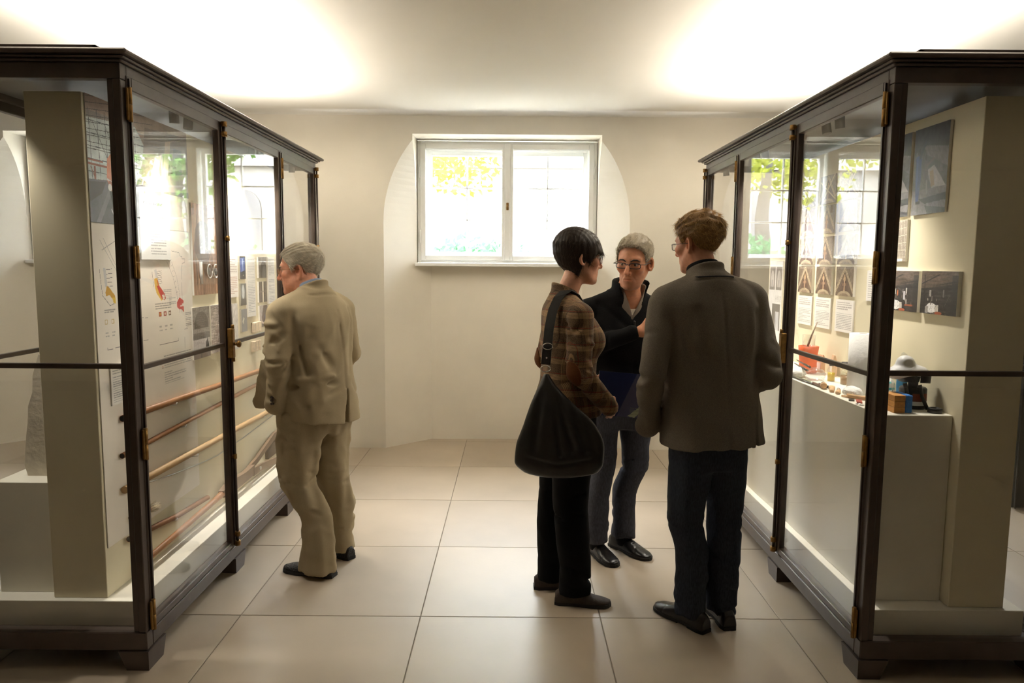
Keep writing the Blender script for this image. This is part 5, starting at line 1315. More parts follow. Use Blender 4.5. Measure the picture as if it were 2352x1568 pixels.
# ===== man in black sweater, facing the others
def man_sweater():
    P, th = (.60, 3.93), -2.94; tl = to_local(P, th)
    s = 1.07; hc = (-.020, .105, 1.612); R = rot3(-.66, -.14, -.05); p = dict(face=.94, jaw=.96, nose=1.3, beard=.16)
    hw = (-.010, .235, 1.265)   # right wrist in front of the chest
    F = body_axes(hc, [((-.12, .14, 1.19), (.06, .34, 1.33))], lo=(-.36, -.28, 0), hi=(.36, .40, 1.82))
    add_head(F, hc, R, s, p); F.add(cone((-.035, .055, 1.545), (-.01, -.005, 1.42), .056, .064), .03)
    F.add(loft([(.80, 0, 0, .14, .11), (1.0, 0, 0, .14, .11), (1.25, 0, 0, .16, .11), (1.37, 0, -.005, .16, .09), (1.44, -.01, .0, .10, .07)]), .03)
    F.add(ell((-.02, .06, 1.42), (.06, .05, .08)), .03)
    RA, LA = tl(.475, 3.885, .09), tl(.635, 3.955, .09)
    rr = [(.075, RA[0], RA[1]+.008, .066, .084), (.17, RA[0], RA[1]+.010, .064, .074), (.32, RA[0]*.97, RA[1]*.8, .064, .072), (.52, .095, .01, .072, .080), (.72, .092, .0, .084, .10), (.90, .085, 0, .09, .11)]
    rl = [(.075, LA[0], LA[1]+.008, .066, .084), (.17, LA[0], LA[1]+.010, .064, .074), (.32, LA[0]*.97, LA[1]*.8, .064, .072), (.52, -.090, .01, .072, .080), (.72, -.090, .0, .084, .10), (.90, -.085, 0, .09, .11)]
    arm(F, (.19, .0, 1.36), (.225, .045, 1.15), hw); arm(F, (-.19, 0, 1.36), (-.235, .0, 1.10), (-.16, .20, 1.02))
    leg(F, rl, (LA[0], LA[1]+.12, .045)); leg(F, rr, (RA[0], RA[1]+.12, .045))
    hand(F, hw, (-1, .12, .10), (.1, .95, .25), (0, -.1, 1), 1.0, .75); hand(F, (-.16, .20, 1.02), (.4, .8, -.2), (-.6, .2, .7), (.5, .2, .8), 1.0, .5)
    o = person('grey-haired man in black zip sweater with dark glasses, hand raised to his chest', P, th, F, hc, R, s, srgb(206, 146, 114), p)
    DEN = fabric('grey_blue_denim', srgb(72, 73, 81), .25, 200, stretch=(1, 1, .25), bump=.15)
    trousers(o, 'jeans', DEN, [(.72, 0, 0, .155, .118), (.85, 0, 0, .168, .13), (1.0, 0, 0, .165, .13)], rl, rr, 33, .003)
    J = Field(axis(-.34, .34, .006), axis(-.24, .34, .006), axis(.86, 1.56, .006))
    J.add(loft([(.90, 0, .0, .185, .145), (.96, 0, .005, .195, .155), (1.10, 0, .01, .198, .152), (1.25, -.002, .008, .208, .142), (1.35, -.006, .0, .200, .118), (1.42, -.012, .002, .135, .092), (1.46, -.02, .015, .088, .084)], 2.3, ke=.008), .02)
    for sx in (-1, 1): J.add(cone((sx*.07-.01, .0, 1.425), (sx*.185, .0, 1.370), .048, .056), .04)
    J.add(cone((.195, .0, 1.355), (.232, .045, 1.150), .066, .060), .014); J.add(cone((.232, .045, 1.150), (.030, .220, 1.255), .058, .041), .014)
    J.add(cone((-.195, .0, 1.355), (-.240, .0, 1.10), .066, .056), .014); J.add(cone((-.240, .0, 1.10), (-.165, .19, 1.02), .054, .040), .014)
    # standing zip collar, open at the throat in a V
    J.add(loft([(1.39, -.012, .01, .125, .105), (1.45, -.022, .025, .094, .094), (1.530, -.034, .045, .104, .104)], 2.1, tilt=(0, -.22, 0, 0)), .012)
    J.cut(loft([(1.38, -.018, .035, .066, .070), (1.45, -.026, .040, .074, .078), (1.62, -.040, .055, .100, .100)], 2), .005)
    J.cut(((lambda X, Y, Z: np.maximum(np.abs(X+.018+.12*(Z-1.36))-np.clip((Z-1.315)*.46, 0, .085), np.maximum(.035-Y, 1.31-Z))), (-.15, .0, 1.3), (.12, .25, 1.62)), .004)
    J.warp(folds(35, 5, .0025, 3, 3, 2, .9, 1.4)); J.warp(ridged(54, 6, .0045, 4, 4, 5, .88, 1.4))
    cr = ring_creases((.225, .045, 1.16), (.3, .3, -1), .060, 9, 35, .013, .008, .06, 1.7, .6)+ring_creases((.12, .14, 1.20), (-1, .8, .4), .050, 7, 36, .012, .006, .07, 1.5, .5)
    cr += [((.15, .06, 1.40), (.02, .13, 1.28), .018, .006), ((.10, .12, 1.10), (-.05, .15, 1.05), .02, .006), ((-.018, .14, 1.31), (-.01, .16, .93), .004, .003)]
    creases(J, cr); BK = fabric('black_knit_wool', (.0085, .0085, .0095), .25, 180, bump=.2); j = cloth('sweater', J, BK, o)
    z = MB().box(-.022, -.014, .130, .150, 1.285, 1.312, .002); z.build('zip_pull', mat('dark_steel', (.1, .1, .1), .3, metal=1), j, True)
    S = Field(axis(-.13, .08, .0045), axis(-.06, .17, .0045), axis(1.28, 1.54, .0045))      # grey shirt collar, open
    S.add(loft([(1.30, -.014, .050, .075, .070), (1.40, -.018, .045, .080, .076), (1.46, -.028, .045, .073, .075), (1.512, -.036, .052, .080, .080)], 2.1, tilt=(0, -.20, 0, 0)), .01)
    S.cut(loft([(1.25, -.018, .03, .060, .06), (1.45, -.028, .048, .066, .068), (1.60, -.040, .058, .075, .075)], 2), .004)
    S.cut(((lambda X, Y, Z: np.maximum(np.abs(X+.018+.12*(Z-1.36))-np.clip((Z-1.335)*.42, 0, .07), np.maximum(.045-Y, 1.32-Z))), (-.15, .0, 1.3), (.12, .25, 1.62)), .004)
    cloth('shirt_collar', S, fabric('grey_shirting', srgb(138, 128, 118), .06, 300, bump=.05), o)
    U = Field(axis(-.10, .07, .005), axis(-.02, .16, .005), axis(1.27, 1.46, .005)); U.add(loft([(1.28, -.014, .050, .060, .066), (1.36, -.018, .048, .062, .060), (1.425, -.022, .035, .062, .058)], 2, tilt=(0, -.5, 0, 0)), .01)
    cloth('undershirt', U, fabric('off_white_jersey', srgb(214, 206, 192), .04, 300, bump=.05), o)
    shoe(o, RA, th_rel(P, (.475, 3.885), (.564, 3.70), th), .290, LEATHER, .048, .080, LEATHER); shoe(o, LA, th_rel(P, (.635, 3.955), (.776, 3.78), th), .290, LEATHER, .048, .080, LEATHER)
    for an_ in (RA, LA): MB().lathe([(.034, .035), (.040, .06), (.042, .10), (.043, .16)], (an_[0], an_[1]+.012, 0), 18, 1, 1.15).build('sock', BK, o, True)
    fl = lambda q: np.stack([q[:, 0]*1.0+.12, .75-14*np.clip(.06-q[:, 2], 0, .1), -.10-9*np.clip(.06-q[:, 2], 0, .2)], 1)
    link('hair', hair_mesh(p, hc, R, s, short_cap(.007, .009, .002, front=.008, nape=.01, side=.006, burn=.010), fl, srgb(150, 136, 112), srgb(226, 216, 196), 7500, .020, 14, .22, .0008), HAIR, o, True)
    eyes(o, hc, R, s, (.03, .025, .02), (.25, -.05)); glasses(o, hc, R, s, FRAME_DARK, .027, .0125, .0021, .104, .003); brows(o, hc, R, s, mat('dark_brow', srgb(58, 48, 42), .8), -.002, .002)
def th_rel(P, a, b, th):
    d = (b[0]-a[0], b[1]-a[1]); return math.atan2(-d[0], d[1])-th
man_sweater()

# ===== woman in plaid jacket
def plaid():
    m = bpy.data.materials.new('brown_glen_plaid'); nt, N, L, Pr = nodes_of(m); Pr.inputs['Roughness'].default_value = .9; Pr.inputs['Specular IOR Level'].default_value = .15; Pr.inputs['Sheen Weight'].default_value = .1
    tc = N.new('ShaderNodeTexCoord'); sp = N.new('ShaderNodeSeparateXYZ'); L.new(tc.outputs['Object'], sp.inputs[0])
    sxy = N.new('ShaderNodeMath'); sxy.operation = 'SUBTRACT'; L.new(sp.outputs[1], sxy.inputs[0]); sm = N.new('ShaderNodeMath'); sm.operation = 'MULTIPLY'; sm.inputs[1].default_value = .6; L.new(sp.outputs[0], sm.inputs[0]); L.new(sm.outputs[0], sxy.inputs[1])
    def stripes(src, per, w, off):
        a = N.new('ShaderNodeMath'); a.operation = 'MULTIPLY_ADD'; a.inputs[1].default_value = 1/per; a.inputs[2].default_value = off+20; L.new(src, a.inputs[0])
        f = N.new('ShaderNodeMath'); f.operation = 'FRACT'; L.new(a.outputs[0], f.inputs[0])
        c = N.new('ShaderNodeMath'); c.operation = 'LESS_THAN'; c.inputs[1].default_value = w; L.new(f.outputs[0], c.inputs[0]); return c.outputs[0]
    def layer(prev, fac, col, k):
        s = N.new('ShaderNodeMath'); s.operation = 'MULTIPLY'; s.inputs[1].default_value = k; L.new(fac, s.inputs[0])
        x = N.new('ShaderNodeMix'); x.data_type = 'RGBA'; L.new(s.outputs[0], x.inputs[0]); L.new(prev, x.inputs[6]); x.inputs[7].default_value = (*col, 1); return x.outputs[2]
    nz = N.new('ShaderNodeTexNoise'); nz.inputs['Scale'].default_value = 380; nz.inputs['Detail'].default_value = 2; L.new(tc.outputs['Object'], nz.inputs['Vector'])
    rp = N.new('ShaderNodeValToRGB'); rp.color_ramp.elements[0].color = (*srgb(66, 50, 38), 1); rp.color_ramp.elements[1].color = (*srgb(112, 92, 70), 1); rp.color_ramp.elements[0].position = .35; rp.color_ramp.elements[1].position = .65; L.new(nz.outputs['Fac'], rp.inputs[0])
    col = rp.outputs[0]
    Zc, Hc = sp.outputs[2], sxy.outputs[0]
    def band(src, per, w, off, per2):
        a = stripes(src, per, w, off); b = stripes(src, per2, .5, 0); mm = N.new('ShaderNodeMath'); mm.operation = 'MULTIPLY'; L.new(a, mm.inputs[0]); L.new(b, mm.inputs[1]); return mm.outputs[0]
    col = layer(col, band(Zc, .072, .34, .0, .0052), srgb(172, 140, 100), .75); col = layer(col, band(Hc, .066, .34, .2, .0052), srgb(164, 130, 92), .6)
    col = layer(col, stripes(Zc, .072, .035, .60), srgb(120, 46, 34), .8); col = layer(col, stripes(Hc, .066, .035, .75), srgb(120, 46, 34), .7); col = layer(col, stripes(Hc, .066, .03, .45), srgb(40, 34, 30), .6)
    L.new(col, Pr.inputs['Base Color'])
    bp = N.new('ShaderNodeBump'); bp.inputs['Strength'].default_value = .2; bp.inputs['Distance'].default_value = .003; L.new(nz.outputs['Fac'], bp.inputs['Height']); L.new(bp.outputs[0], Pr.inputs['Normal'])
    return m
def woman():
    P, th = (.262, 3.385), -1.318; tl = to_local(P, th)
    s = .95; hc = (.0, .054, 1.630); R = rot3(-.02, -.06, .0); p = dict(face=.94, jaw=.90, nose=.85)
    rw = (.158, .120, .990); lw = (-.13, .17, 1.02)
    F = body_axes(hc, [((.10, .08, .86), (.24, .28, 1.02))], lo=(-.32, -.26, 0), hi=(.32, .42, 1.84))
    add_head(F, hc, R, s, p); F.add(cone((0, .030, 1.565), (0, -.025, 1.42), .047, .052), .025)
    F.add(loft([(.80, 0, 0, .13, .10), (1.05, 0, 0, .11, .09), (1.25, 0, .01, .13, .10), (1.38, 0, -.01, .14, .08), (1.45, 0, -.02, .09, .06)]), .03)
    RA, LA = tl(.300, 3.285, .09), tl(.205, 3.455, .09)
    rr = [(.050, RA[0], RA[1]+.01, .062, .080), (.16, RA[0], RA[1]+.01, .060, .076), (.32, RA[0]*.97, RA[1]*.8-.003, .062, .078), (.52, .088, -.005, .068, .084), (.72, .082, .0, .080, .100), (.90, .078, 0, .088, .11)]
    rl = [(.050, LA[0], LA[1]+.01, .062, .078), (.16, LA[0], LA[1]+.008, .060, .074), (.32, LA[0]*.97, LA[1]*.8-.005, .062, .076), (.52, -.088, -.02, .068, .082), (.72, -.082, -.005, .080, .100), (.90, -.078, 0, .088, .11)]
    arm(F, (.165, .0, 1.385), (.195, -.010, 1.13), rw); arm(F, (-.165, .0, 1.385), (-.185, -.045, 1.14), lw)
    leg(F, rl, (LA[0], LA[1]+.11, .04)); leg(F, rr, (RA[0], RA[1]+.11, .04))
    hand(F, rw, (-.15, .62, -.75), (.95, .2, .0), (-.1, .6, .7), .86, .45); hand(F, lw, (-.05, 1, -.1), (-.9, 0, .3), (.2, .2, 1), .86, .35)
    o = person('dark-haired woman in plaid jacket with a black shoulder bag, seen from behind', P, th, F, hc, R, s, srgb(212, 158, 130), p)
    TB = fabric('black_trouser_cloth', (.0065, .0062, .0062), .2, 220, bump=.08)
    trousers(o, 'trousers', TB, [(.72, 0, 0, .148, .118), (.86, 0, -.005, .160, .130), (1.0, 0, 0, .150, .120)], rl, rr, 43, .002)
    J = Field(axis(-.30, .30, .0055), axis(-.24, .30, .0055), axis(.86, 1.56, .0055))
    J.add(loft([(.90, 0, .0, .185, .165), (.97, 0, .002, .176, .152), (1.07, 0, .005, .150, .128), (1.14, 0, .006, .148, .126), (1.25, 0, .018, .165, .142), (1.33, 0, .005, .170, .128), (1.40, 0, -.018, .150, .098), (1.445, 0, -.026, .098, .072), (1.475, 0, -.026, .066, .060)], 2.2, ke=.005, tilt=(0, 0, 0, .05)), .02)
    for sx in (-1, 1): J.add(cone((sx*.06, -.024, 1.438), (sx*.155, -.005, 1.390), .042, .052), .035); J.add(ell((sx*.070, .100, 1.255), (.060, .050, .058)), .035)
    J.add(cone((.172, .0, 1.375), (.205, -.012, 1.13), .061, .053), .009); J.add(cone((.205, -.012, 1.13), (.160, .150, .955), .053, .044), .009)
    J.add(cone((-.172, .0, 1.375), (-.188, -.048, 1.14), .058, .050), .009); J.add(cone((-.188, -.048, 1.14), (-.13, .17, 1.02), .050, .038), .009)
    J.add(loft([(1.425, 0, -.024, .092, .070), (1.462, 0, -.020, .072, .066), (1.496, 0, -.016, .064, .064)], 2.1, tilt=(0, -.38, 0, 0)), .008)
    J.cut(loft([(1.42, 0, -.006, .050, .050), (1.55, 0, .0, .062, .062)], 2), .005)
    J.warp(folds(45, 5, .0022, 4, 4, 1.5, .95, 1.4)); J.warp(ridged(53, 6, .0016, 5, 5, 4, .90, 1.4))
    cr = ring_creases((.205, -.012, 1.14), (.0, .2, -1), .054, 10, 45, .010, .007, .06, 1.7, .6)+ring_creases((.185, .005, 1.27), (0, 0, -1), .058, 7, 46, .011, .007, .06, 1.6, .9)+ring_creases((.18, .08, 1.06), (-.2, 1, -.7), .047, 8, 47, .010, .006, .05, 1.6, .5)
    cr += [((.130, -.075, 1.41), (.138, -.085, 1.30), .006, .006), ((.138, -.085, 1.30), (.150, -.06, 1.24), .006, .006), ((.0, -.125, 1.42), (.0, -.13, .95), .004, .003), ((.10, -.10, 1.10), (.02, -.125, 1.06), .012, .004), ((.14, -.04, 1.08), (.06, -.11, 1.02), .012, .005)]
    creases(J, cr); PL = plaid(); j = cloth('jacket', J, PL, o)
    PT = fabric('brown_suede_patch', srgb(92, 56, 32), .12, 200, bump=.1)
    for (e, ax, f2) in (((.205, -.012, 1.11), (.05, -.2, 1), 1), ((-.190, -.050, 1.13), (.05, -.3, 1), -1)):     # elbow patches
        E_ = Field(axis(e[0]-.09, e[0]+.09, .004), axis(e[1]-.10, e[1]+.06, .004), axis(e[2]-.11, e[2]+.11, .004))
        if f2 > 0: E_.add(cone((.172, .0, 1.375), (.205, -.012, 1.13), .0655, .0578), .009); E_.add(cone((.205, -.012, 1.13), (.160, .150, .955), .0578, .0488), .009)
        else: E_.add(cone((-.172, .0, 1.375), (-.188, -.048, 1.14), .0625, .0548), .009); E_.add(cone((-.188, -.048, 1.14), (-.13, .17, 1.02), .0548, .0425), .009)
        fn = ell((e[0]+.02*f2, e[1]-.055, e[2]-.005), (.06, .055, .075))[0]; X, Y, Z = E_.grid((slice(None),)*3); E_.v[:] = smax(E_.v, fn(X, Y, Z), .003)
        cloth('elbow_patch', E_, PT, j)
    WL = mat('white_lace', (.7, .68, .64), .7)
    shoe(o, RA, th_rel(P, (.212, 3.287), (.478, 3.262), th), .262, SUEDE, .043, .070, WL, .010); shoe(o, LA, th_rel(P, (.15, 3.45), (.41, 3.46), th), .262, SUEDE, .043, .070, WL, .010)
    def cap(x, y, z, d):
        t = .016+.012*np.clip((z-.0)/.08, 0, 1)*np.clip(.6-y/.15, 0, 1)+.014*np.clip((.05-z)/.1, 0, 1)*np.clip(-y/.06, 0, 1)+.0012*np.sin(x*260+y*60)*np.sin(y*210+z*30)
        zl = pchip([-.14, -.07, -.045, -.02, -.008, .012, .030, .045, .07, .095, .13], [-.082, -.096, -.100, -.080, -.030, -.010, -.022, .010, .028, .034, .03])(y)
        return smax(smax(d-t, zl+.003*np.sin(x*300+y*260)-z, .008), -(d+.010), .004)
    fl = lambda q: np.stack([q[:, 0]*1.5, .02*(q[:, 1] > .02)-.10*(q[:, 1] < -.02), -1.0+0*q[:, 0]], 1)
    link('hair', hair_mesh(p, hc, R, s, cap, fl, srgb(32, 24, 19), srgb(82, 62, 46), 6500, .028, 24, .05, .0008), HAIR, o, True)
    eyes(o, hc, R, s); glasses(o, hc, R, s, FRAME_DARK, .025, .017, .0018, .104, .002); brows(o, hc, R, s, mat('dark_brown_brow', srgb(48, 36, 30), .8))
    return P, th
woman()

# black leather shoulder bag hanging from the woman's near shoulder
def shoulder_bag():
    BL = mat('black_bag_leather', (.011, .010, .009), .40, var=.25, vscale=25, bump=.12, bscale=90); NK = mat('nickel_ring', (.62, .60, .56), .25, metal=1)
    t = thing('shoulder_bag', 'slouchy black leather shoulder bag hanging at the side of the woman in plaid', 'bag', (.22, 3.16, .72))
    # outline in the plane of her side, lofted in depth
    B = Field(axis(-.02, .46, .006), axis(2.98, 3.26, .006), axis(.66, 1.16, .006))
    X, Y, Z = B.grid((slice(None),)*3)
    zs = [.670, .690, .735, .80, .90, 1.00, 1.08, 1.125]
    xl = pchip(zs, [.12, .055, .015, .020, .052, .086, .122, .142]); xr = pchip(zs, [.30, .385, .410, .412, .372, .268, .192, .162]); yd = pchip(zs, [.040, .060, .066, .062, .050, .036, .024, .014]); yc = pchip(zs, [3.125, 3.125, 3.125, 3.125, 3.120, 3.125, 3.140, 3.150])
    cx, hw_ = (xl(Z)+xr(Z))/2, (xr(Z)-xl(Z))/2
    r = ((np.abs(X-cx)/hw_)**2.2+(np.abs(Y-yc(Z))/yd(Z))**2.2)**(1/2.2); d = (r-1)*np.minimum(hw_, yd(Z)); d = smax(d, Z-1.125, .006); d = smax(d, .670-Z, .012); B.v[:] = d
    creases(B, [((.165, 3.100, 1.10), (.215, 3.070, .78), .012, .008), ((.185, 3.100, 1.06), (.27, 3.070, .80), .014, .010), ((.24, 3.090, 1.02), (.33, 3.075, .80), .014, .010), ((.30, 3.090, .97), (.37, 3.080, .78), .014, .008), ((.13, 3.100, 1.05), (.10, 3.070, .80), .014, .006), ((.02, 3.080, .775), (.20, 3.060, .735), .006, .005), ((.20, 3.060, .735), (.41, 3.080, .765), .006, .005)])
    V, Q = B.mesh(); link('bag_body', mesh_np('bag_body', V, Q), BL, t)
    def ribbon(pts, wv, th_):
        m = MB(); wv = Vector(wv)
        P_ = [Vector(q) for q in pts]; n = len(P_)
        for i, q in enumerate(P_):
            tg = (P_[min(i+1, n-1)]-P_[max(i-1, 0)]).normalized(); w_ = (wv-tg*wv.dot(tg)).normalized()*wv.length; nn = tg.cross(w_).normalized()*th_
            m.v += [tuple(q-w_-nn), tuple(q+w_-nn), tuple(q+w_+nn), tuple(q-w_+nn)]
        for i in range(n-1):
            for e in range(4): e2 = (e+1) % 4; m.f.append((4*i+e, 4*i+e2, 4*i+4+e2, 4*i+4+e)); m.sm.append(False)
        m.f += [(0, 3, 2, 1), (4*n-4, 4*n-3, 4*n-2, 4*n-1)]; m.sm += [False, False]; return m
    # strap: from the bag's ring up over the shoulder and down the front
    up = [(.150, 3.155, 1.165), (.156, 3.165, 1.24), (.164, 3.195, 1.32), (.182, 3.235, 1.40), (.205, 3.262, 1.450), (.232, 3.284, 1.478), (.262, 3.300, 1.480), (.292, 3.305, 1.455), (.325, 3.300, 1.40)]
    st = ribbon(up, (.020, -.006, .0), .0022).build('strap', BL, t)
    for z0, x0, y0 in ((1.147, .149, 3.153), (1.245, .158, 3.163)):
        rg = [(x0+.022*math.cos(a), y0-.004, z0+.014*math.sin(a)) for a in [2*math.pi*k/16 for k in range(17)]]
        MB().tube(rg, .0026, 6).build('ring', NK, st)
    MB().tube([(.153, 3.152, 1.195), (.153, 3.158, 1.195)], .004, 10).build('rivet', NK, st)
shoulder_bag()

# blue folder between the woman and the man in the sweater
def folder():
    im = Img(.30, .215, .0022, (20, 34, 82)); im.poly([(.34, 1), (.62, 0), (1, 0), (1, 1)], (74, 76, 104)); im.poly([(.72, .60), (.79, .55), (.86, .62), (.80, .70), (.76, .67)], (206, 190, 130)); im.poly([(.52, .98), (.74, .70), (.80, .74), (.64, 1)], (170, 172, 140)); im.ell(.80, .68, .07, .07, (20, 26, 66)); im.ell(.74, .94, .05, .08, (20, 26, 66)); im.text(.55, .78, .76, 6, .035, (120, 124, 110), .5, 2)
    me = print_mesh(im, .30, .215, .006, (.02, .03, .09)); o = link('folder', me, SATIN)
    o.rotation_euler = (math.radians(-6), math.radians(5), math.radians(2)); o.location = (.430, 3.495, 1.090)
    tag(o, 'dark blue folder with a pale printed corner held before the man in black', 'folder')
folder()
# ------------------------------------------------------------------ rods and long tools on the wall of the first cabinet
WOODM = mat('reddish_rod_wood', srgb(154, 106, 66), .45, var=.18, vscale=10, stretch=(14, 1.2, 14))
WOODL = mat('pale_rod_wood', srgb(192, 158, 112), .5, var=.12, vscale=10, stretch=(14, 1.2, 14))
WOODD = mat('brown_tool_wood', srgb(136, 92, 60), .5, var=.2, vscale=10, stretch=(14, 1.2, 14))
BORE_SHADE = mat('painted_bore_shade', (.008, .008, .008), .9)  # black colour stands in for the shade inside the hollow ends
STEEL = mat('bright_steel', (.55, .55, .54), .3, metal=1)
PEGM = mat('clear_pin', (.75, .75, .73), .2)
def rod(label, r, m, pts, hollow, hooks):
    x = XW+.0046+r
    t = thing('wooden_rod', label, 'rod', (x, pts[0][0], pts[0][1]), 0, 'long rods on the cream wall')
    P = [(x, y, z) for y, z in pts]; MB().tube(P, r, 14).build('shaft', m, t)
    if hollow: MB().tube([(x, pts[0][0]-.0012, pts[0][1]), (x, pts[0][0]+.002, pts[0][1])], r*.82, 14).build('bore', BORE_SHADE, t)  # black disc on the solid end, painted as the shaded hole
    for y, z in hooks:
        MB().tube([(XW+.0046, y, z-r-.006), (x+r+.004, y, z-r-.004), (x+r+.006, y, z-r+.008)], .0028, 6).build('hook', PEGM, t)
rod('topmost reddish wooden rod with a dark hollow end', .0145, WOODM, [(2.957, .951), (4.0, .925), (5.02, .905)], True, [(3.4, .941), (4.58, .914)])
rod('thin reddish wooden rod with a hollow end, below the topmost rod', .0118, WOODM, [(2.943, .795), (4.0, .820), (5.02, .842)], True, [(3.5, .808), (4.6, .832)])
rod('pale solid wooden rod without a bore', .0160, WOODL, [(2.94, .650), (4.0, .632), (5.02, .612)], False, [(3.6, .638), (4.6, .622)])
rod('dark brown wooden rod with a hollow end crossing behind the fork handle', .0130, WOODD, [(2.963, .428), (3.4, .375), (3.75, .352)], True, [(3.36, .383)])
def fork():
    t = thing('long_fork', 'long-handled wooden fork with two curved prongs at the foot of the cream wall', 'tool', (XW+.04, 2.995, .30))
    x = XW+.046
    MB().tube([(x, 2.995, .303), (x, 3.3, .311), (x, 3.75, .326), (x, 3.92, .334)], [.013, .0145, .0155, .019], 14).build('handle', WOODM, t)
    MB().tube([(x, 2.9938, .303), (x, 2.999, .303)], .0105, 12).build('bore', BORE_SHADE, t)  # black disc painted as the shaded hole of the handle
    WF = mat('grey_brown_fork_wood', srgb(128, 106, 86), .55, var=.15, vscale=12)
    h = MB()
    def strip(pts, w, x0, x1):
        n = len(pts); up = []; lo = []
        for i, (y, z) in enumerate(pts):
            a, b = pts[max(i-1, 0)], pts[min(i+1, n-1)]; d = Vector((b[0]-a[0], b[1]-a[1])).normalized(); up.append((y-d.y*w[i], z+d.x*w[i])); lo.append((y+d.y*w[i], z-d.x*w[i]))
        for i in range(n-1): h.prism([lo[i], lo[i+1], up[i+1], up[i]], 0, x0, x1)
    strip([(3.86, .333), (3.95, .338), (4.05, .336), (4.2, .332), (4.34, .336)], [.019, .030, .034, .028, .030], x-.016, x+.016)
    strip([(4.30, .345), (4.45, .366), (4.62, .405), (4.78, .438), (4.92, .440), (5.0, .424)], [.018, .017, .019, .022, .024, .022], x-.022, x-.004)
    strip([(4.32, .325), (4.45, .318), (4.65, .295), (4.82, .270), (4.96, .266)], [.024, .022, .020, .021, .019], x+.002, x+.018)
    h.build('fork_head', WF, t)
    MB().tube([(x+.018, 4.42, .322), (x+.025, 4.42, .322)], .011, 12).build('screw', STEEL, t)
    MB().tube([(XW+.0046, 3.5, .302), (x+.012, 3.5, .303)], .003, 6).build('hook', PEGM, t)
fork()
b = MB().prism([(4.70, .300), (4.95, .300), (4.95, .385), (4.80, .385), (4.70, .345)], 0, XW+.001, XW+.022)
tag(b.build('wood_bracket', mat('dark_bracket_wood', srgb(92, 78, 64), .6, var=.2, vscale=12)), 'dark angular wooden bracket between the prongs of the fork', 'bracket')
t = thing('bent_wire', 'thin grey wire bent along the cream wall below the pale rod', 'wire', (XW+.004, 3.2, .6))
MB().tube([(XW+.008, 3.10, .622), (XW+.008, 3.4, .583), (XW+.008, 3.7, .552), (XW+.008, 3.92, .536), (XW+.008, 4.3, .542), (XW+.008, 5.0, .572)], .0028, 6).build('wire_rod', STEEL, t)
br = thing('bristle_brush', 'small brush with a pale bristle tuft fixed under the bent wire', 'brush', (XW+.01, 3.15, .49))
MB().tube([(XW+.020, 2.98, .515), (XW+.020, 3.13, .500)], [.012, .015], 10).build('handle', WOODD, br)
bm_ = MB(); rg = random.Random(4)
for k in range(90):
    a = rg.random()*6.28; r = .014*math.sqrt(rg.random()); y1 = 3.20+rg.uniform(-.012, .012)
    bm_.tube([(XW+.020+r*math.cos(a), 3.125, .500+r*math.sin(a)), (XW+.022+1.5*r*math.cos(a), y1, .494+1.7*r*math.sin(a))], [.0012, .0005], 4)
bm_.build('bristles', mat('pale_bristle', srgb(206, 190, 160), .8), br)

# ------------------------------------------------------------------ restoration tools on the counter of the second cabinet
ZK = 1.0145
ORANGE = mat('orange_plastic', srgb(226, 96, 38), .45, var=.06, vscale=20)
PAPER = mat('paper_towel', (.80, .79, .76), .95, bump=.18, bscale=90)
CLEARP = glass_mat('clear_vessel_glass', (.96, .97, .96), .05)
FILM = glass_mat('thin_plastic_film', (.90, .91, .92), .10, .15)
BLACKP = mat('black_plastic', (.014, .014, .015), .4)
pot = thing('orange_pot', 'orange plastic pot holding a drinking glass and a brush', 'pot', (1.655, 4.0, ZK))
MB().lathe([(.046, 0), (.050, .01), (.046, .05), (.050, .11), (.055, .150), (.051, .150), (.046, .11), (.042, .05), (.040, .008), (.001, .008)], (1.655, 4.0, ZK), 28).build('body', ORANGE, pot)
gl = thing('drinking_glass', 'clear drinking glass standing in the orange pot', 'glass', (1.655, 4.0, ZK+.0085))
MB().lathe([(.001, 0), (.030, 0), (.034, .205), (.0325, .205), (.0285, .004), (.001, .004)], (1.655, 4.0, ZK+.0085), 24).build('tumbler', CLEARP, gl)
bs = thing('paint_brush', 'flat brush with long thin handle standing in the drinking glass', 'brush', (1.65, 4.0, ZK+.015))
MB().tube([(1.648, 3.996, ZK+.150), (1.668, 3.99, ZK+.22), (1.690, 3.985, ZK+.285)], [.006, .005, .003], 8).build('handle', mat('grey_handle_wood', srgb(160, 136, 116), .5), bs)
MB().box(1.636, 1.656, 3.990, 4.002, ZK+.015, ZK+.150, .002).build('bristles', mat('brown_bristle', srgb(150, 116, 84), .8, var=.3, vscale=90), bs)
roll = thing('paper_towel_roll', 'standing white paper towel roll with embossed waves', 'paper towel', (1.632, 3.34, ZK))
MB().lathe([(.016, 0), (.058, 0), (.058, .282), (.018, .282), (.016, .280)], (1.632, 3.34, ZK), 40).build('roll', PAPER, roll)
MB().lathe([(.0165, .001), (.0165, .284), (.0145, .284), (.0145, .001)], (1.632, 3.34, ZK), 20).build('core', mat('grey_card_core', (.5, .45, .38), .9), roll)
v = thing('medicine_vial', 'small clear vial of yellow liquid with black cap', 'vial', (1.655, 3.70, ZK))
MB().lathe([(.001, 0), (.019, 0), (.019, .062), (.010, .076), (.010, .084)], (1.655, 3.70, ZK), 20).build('bottle', CLEARP, v)
MB().lathe([(.001, .003), (.0172, .003), (.0172, .045), (.001, .045)], (1.655, 3.70, ZK), 20).build('liquid', mat('yellow_liquid', srgb(226, 190, 60), .15), v)
MB().lathe([(.011, .080), (.0125, .082), (.0125, .103), (.001, .104)], (1.655, 3.70, ZK), 16).build('cap', BLACKP, v)
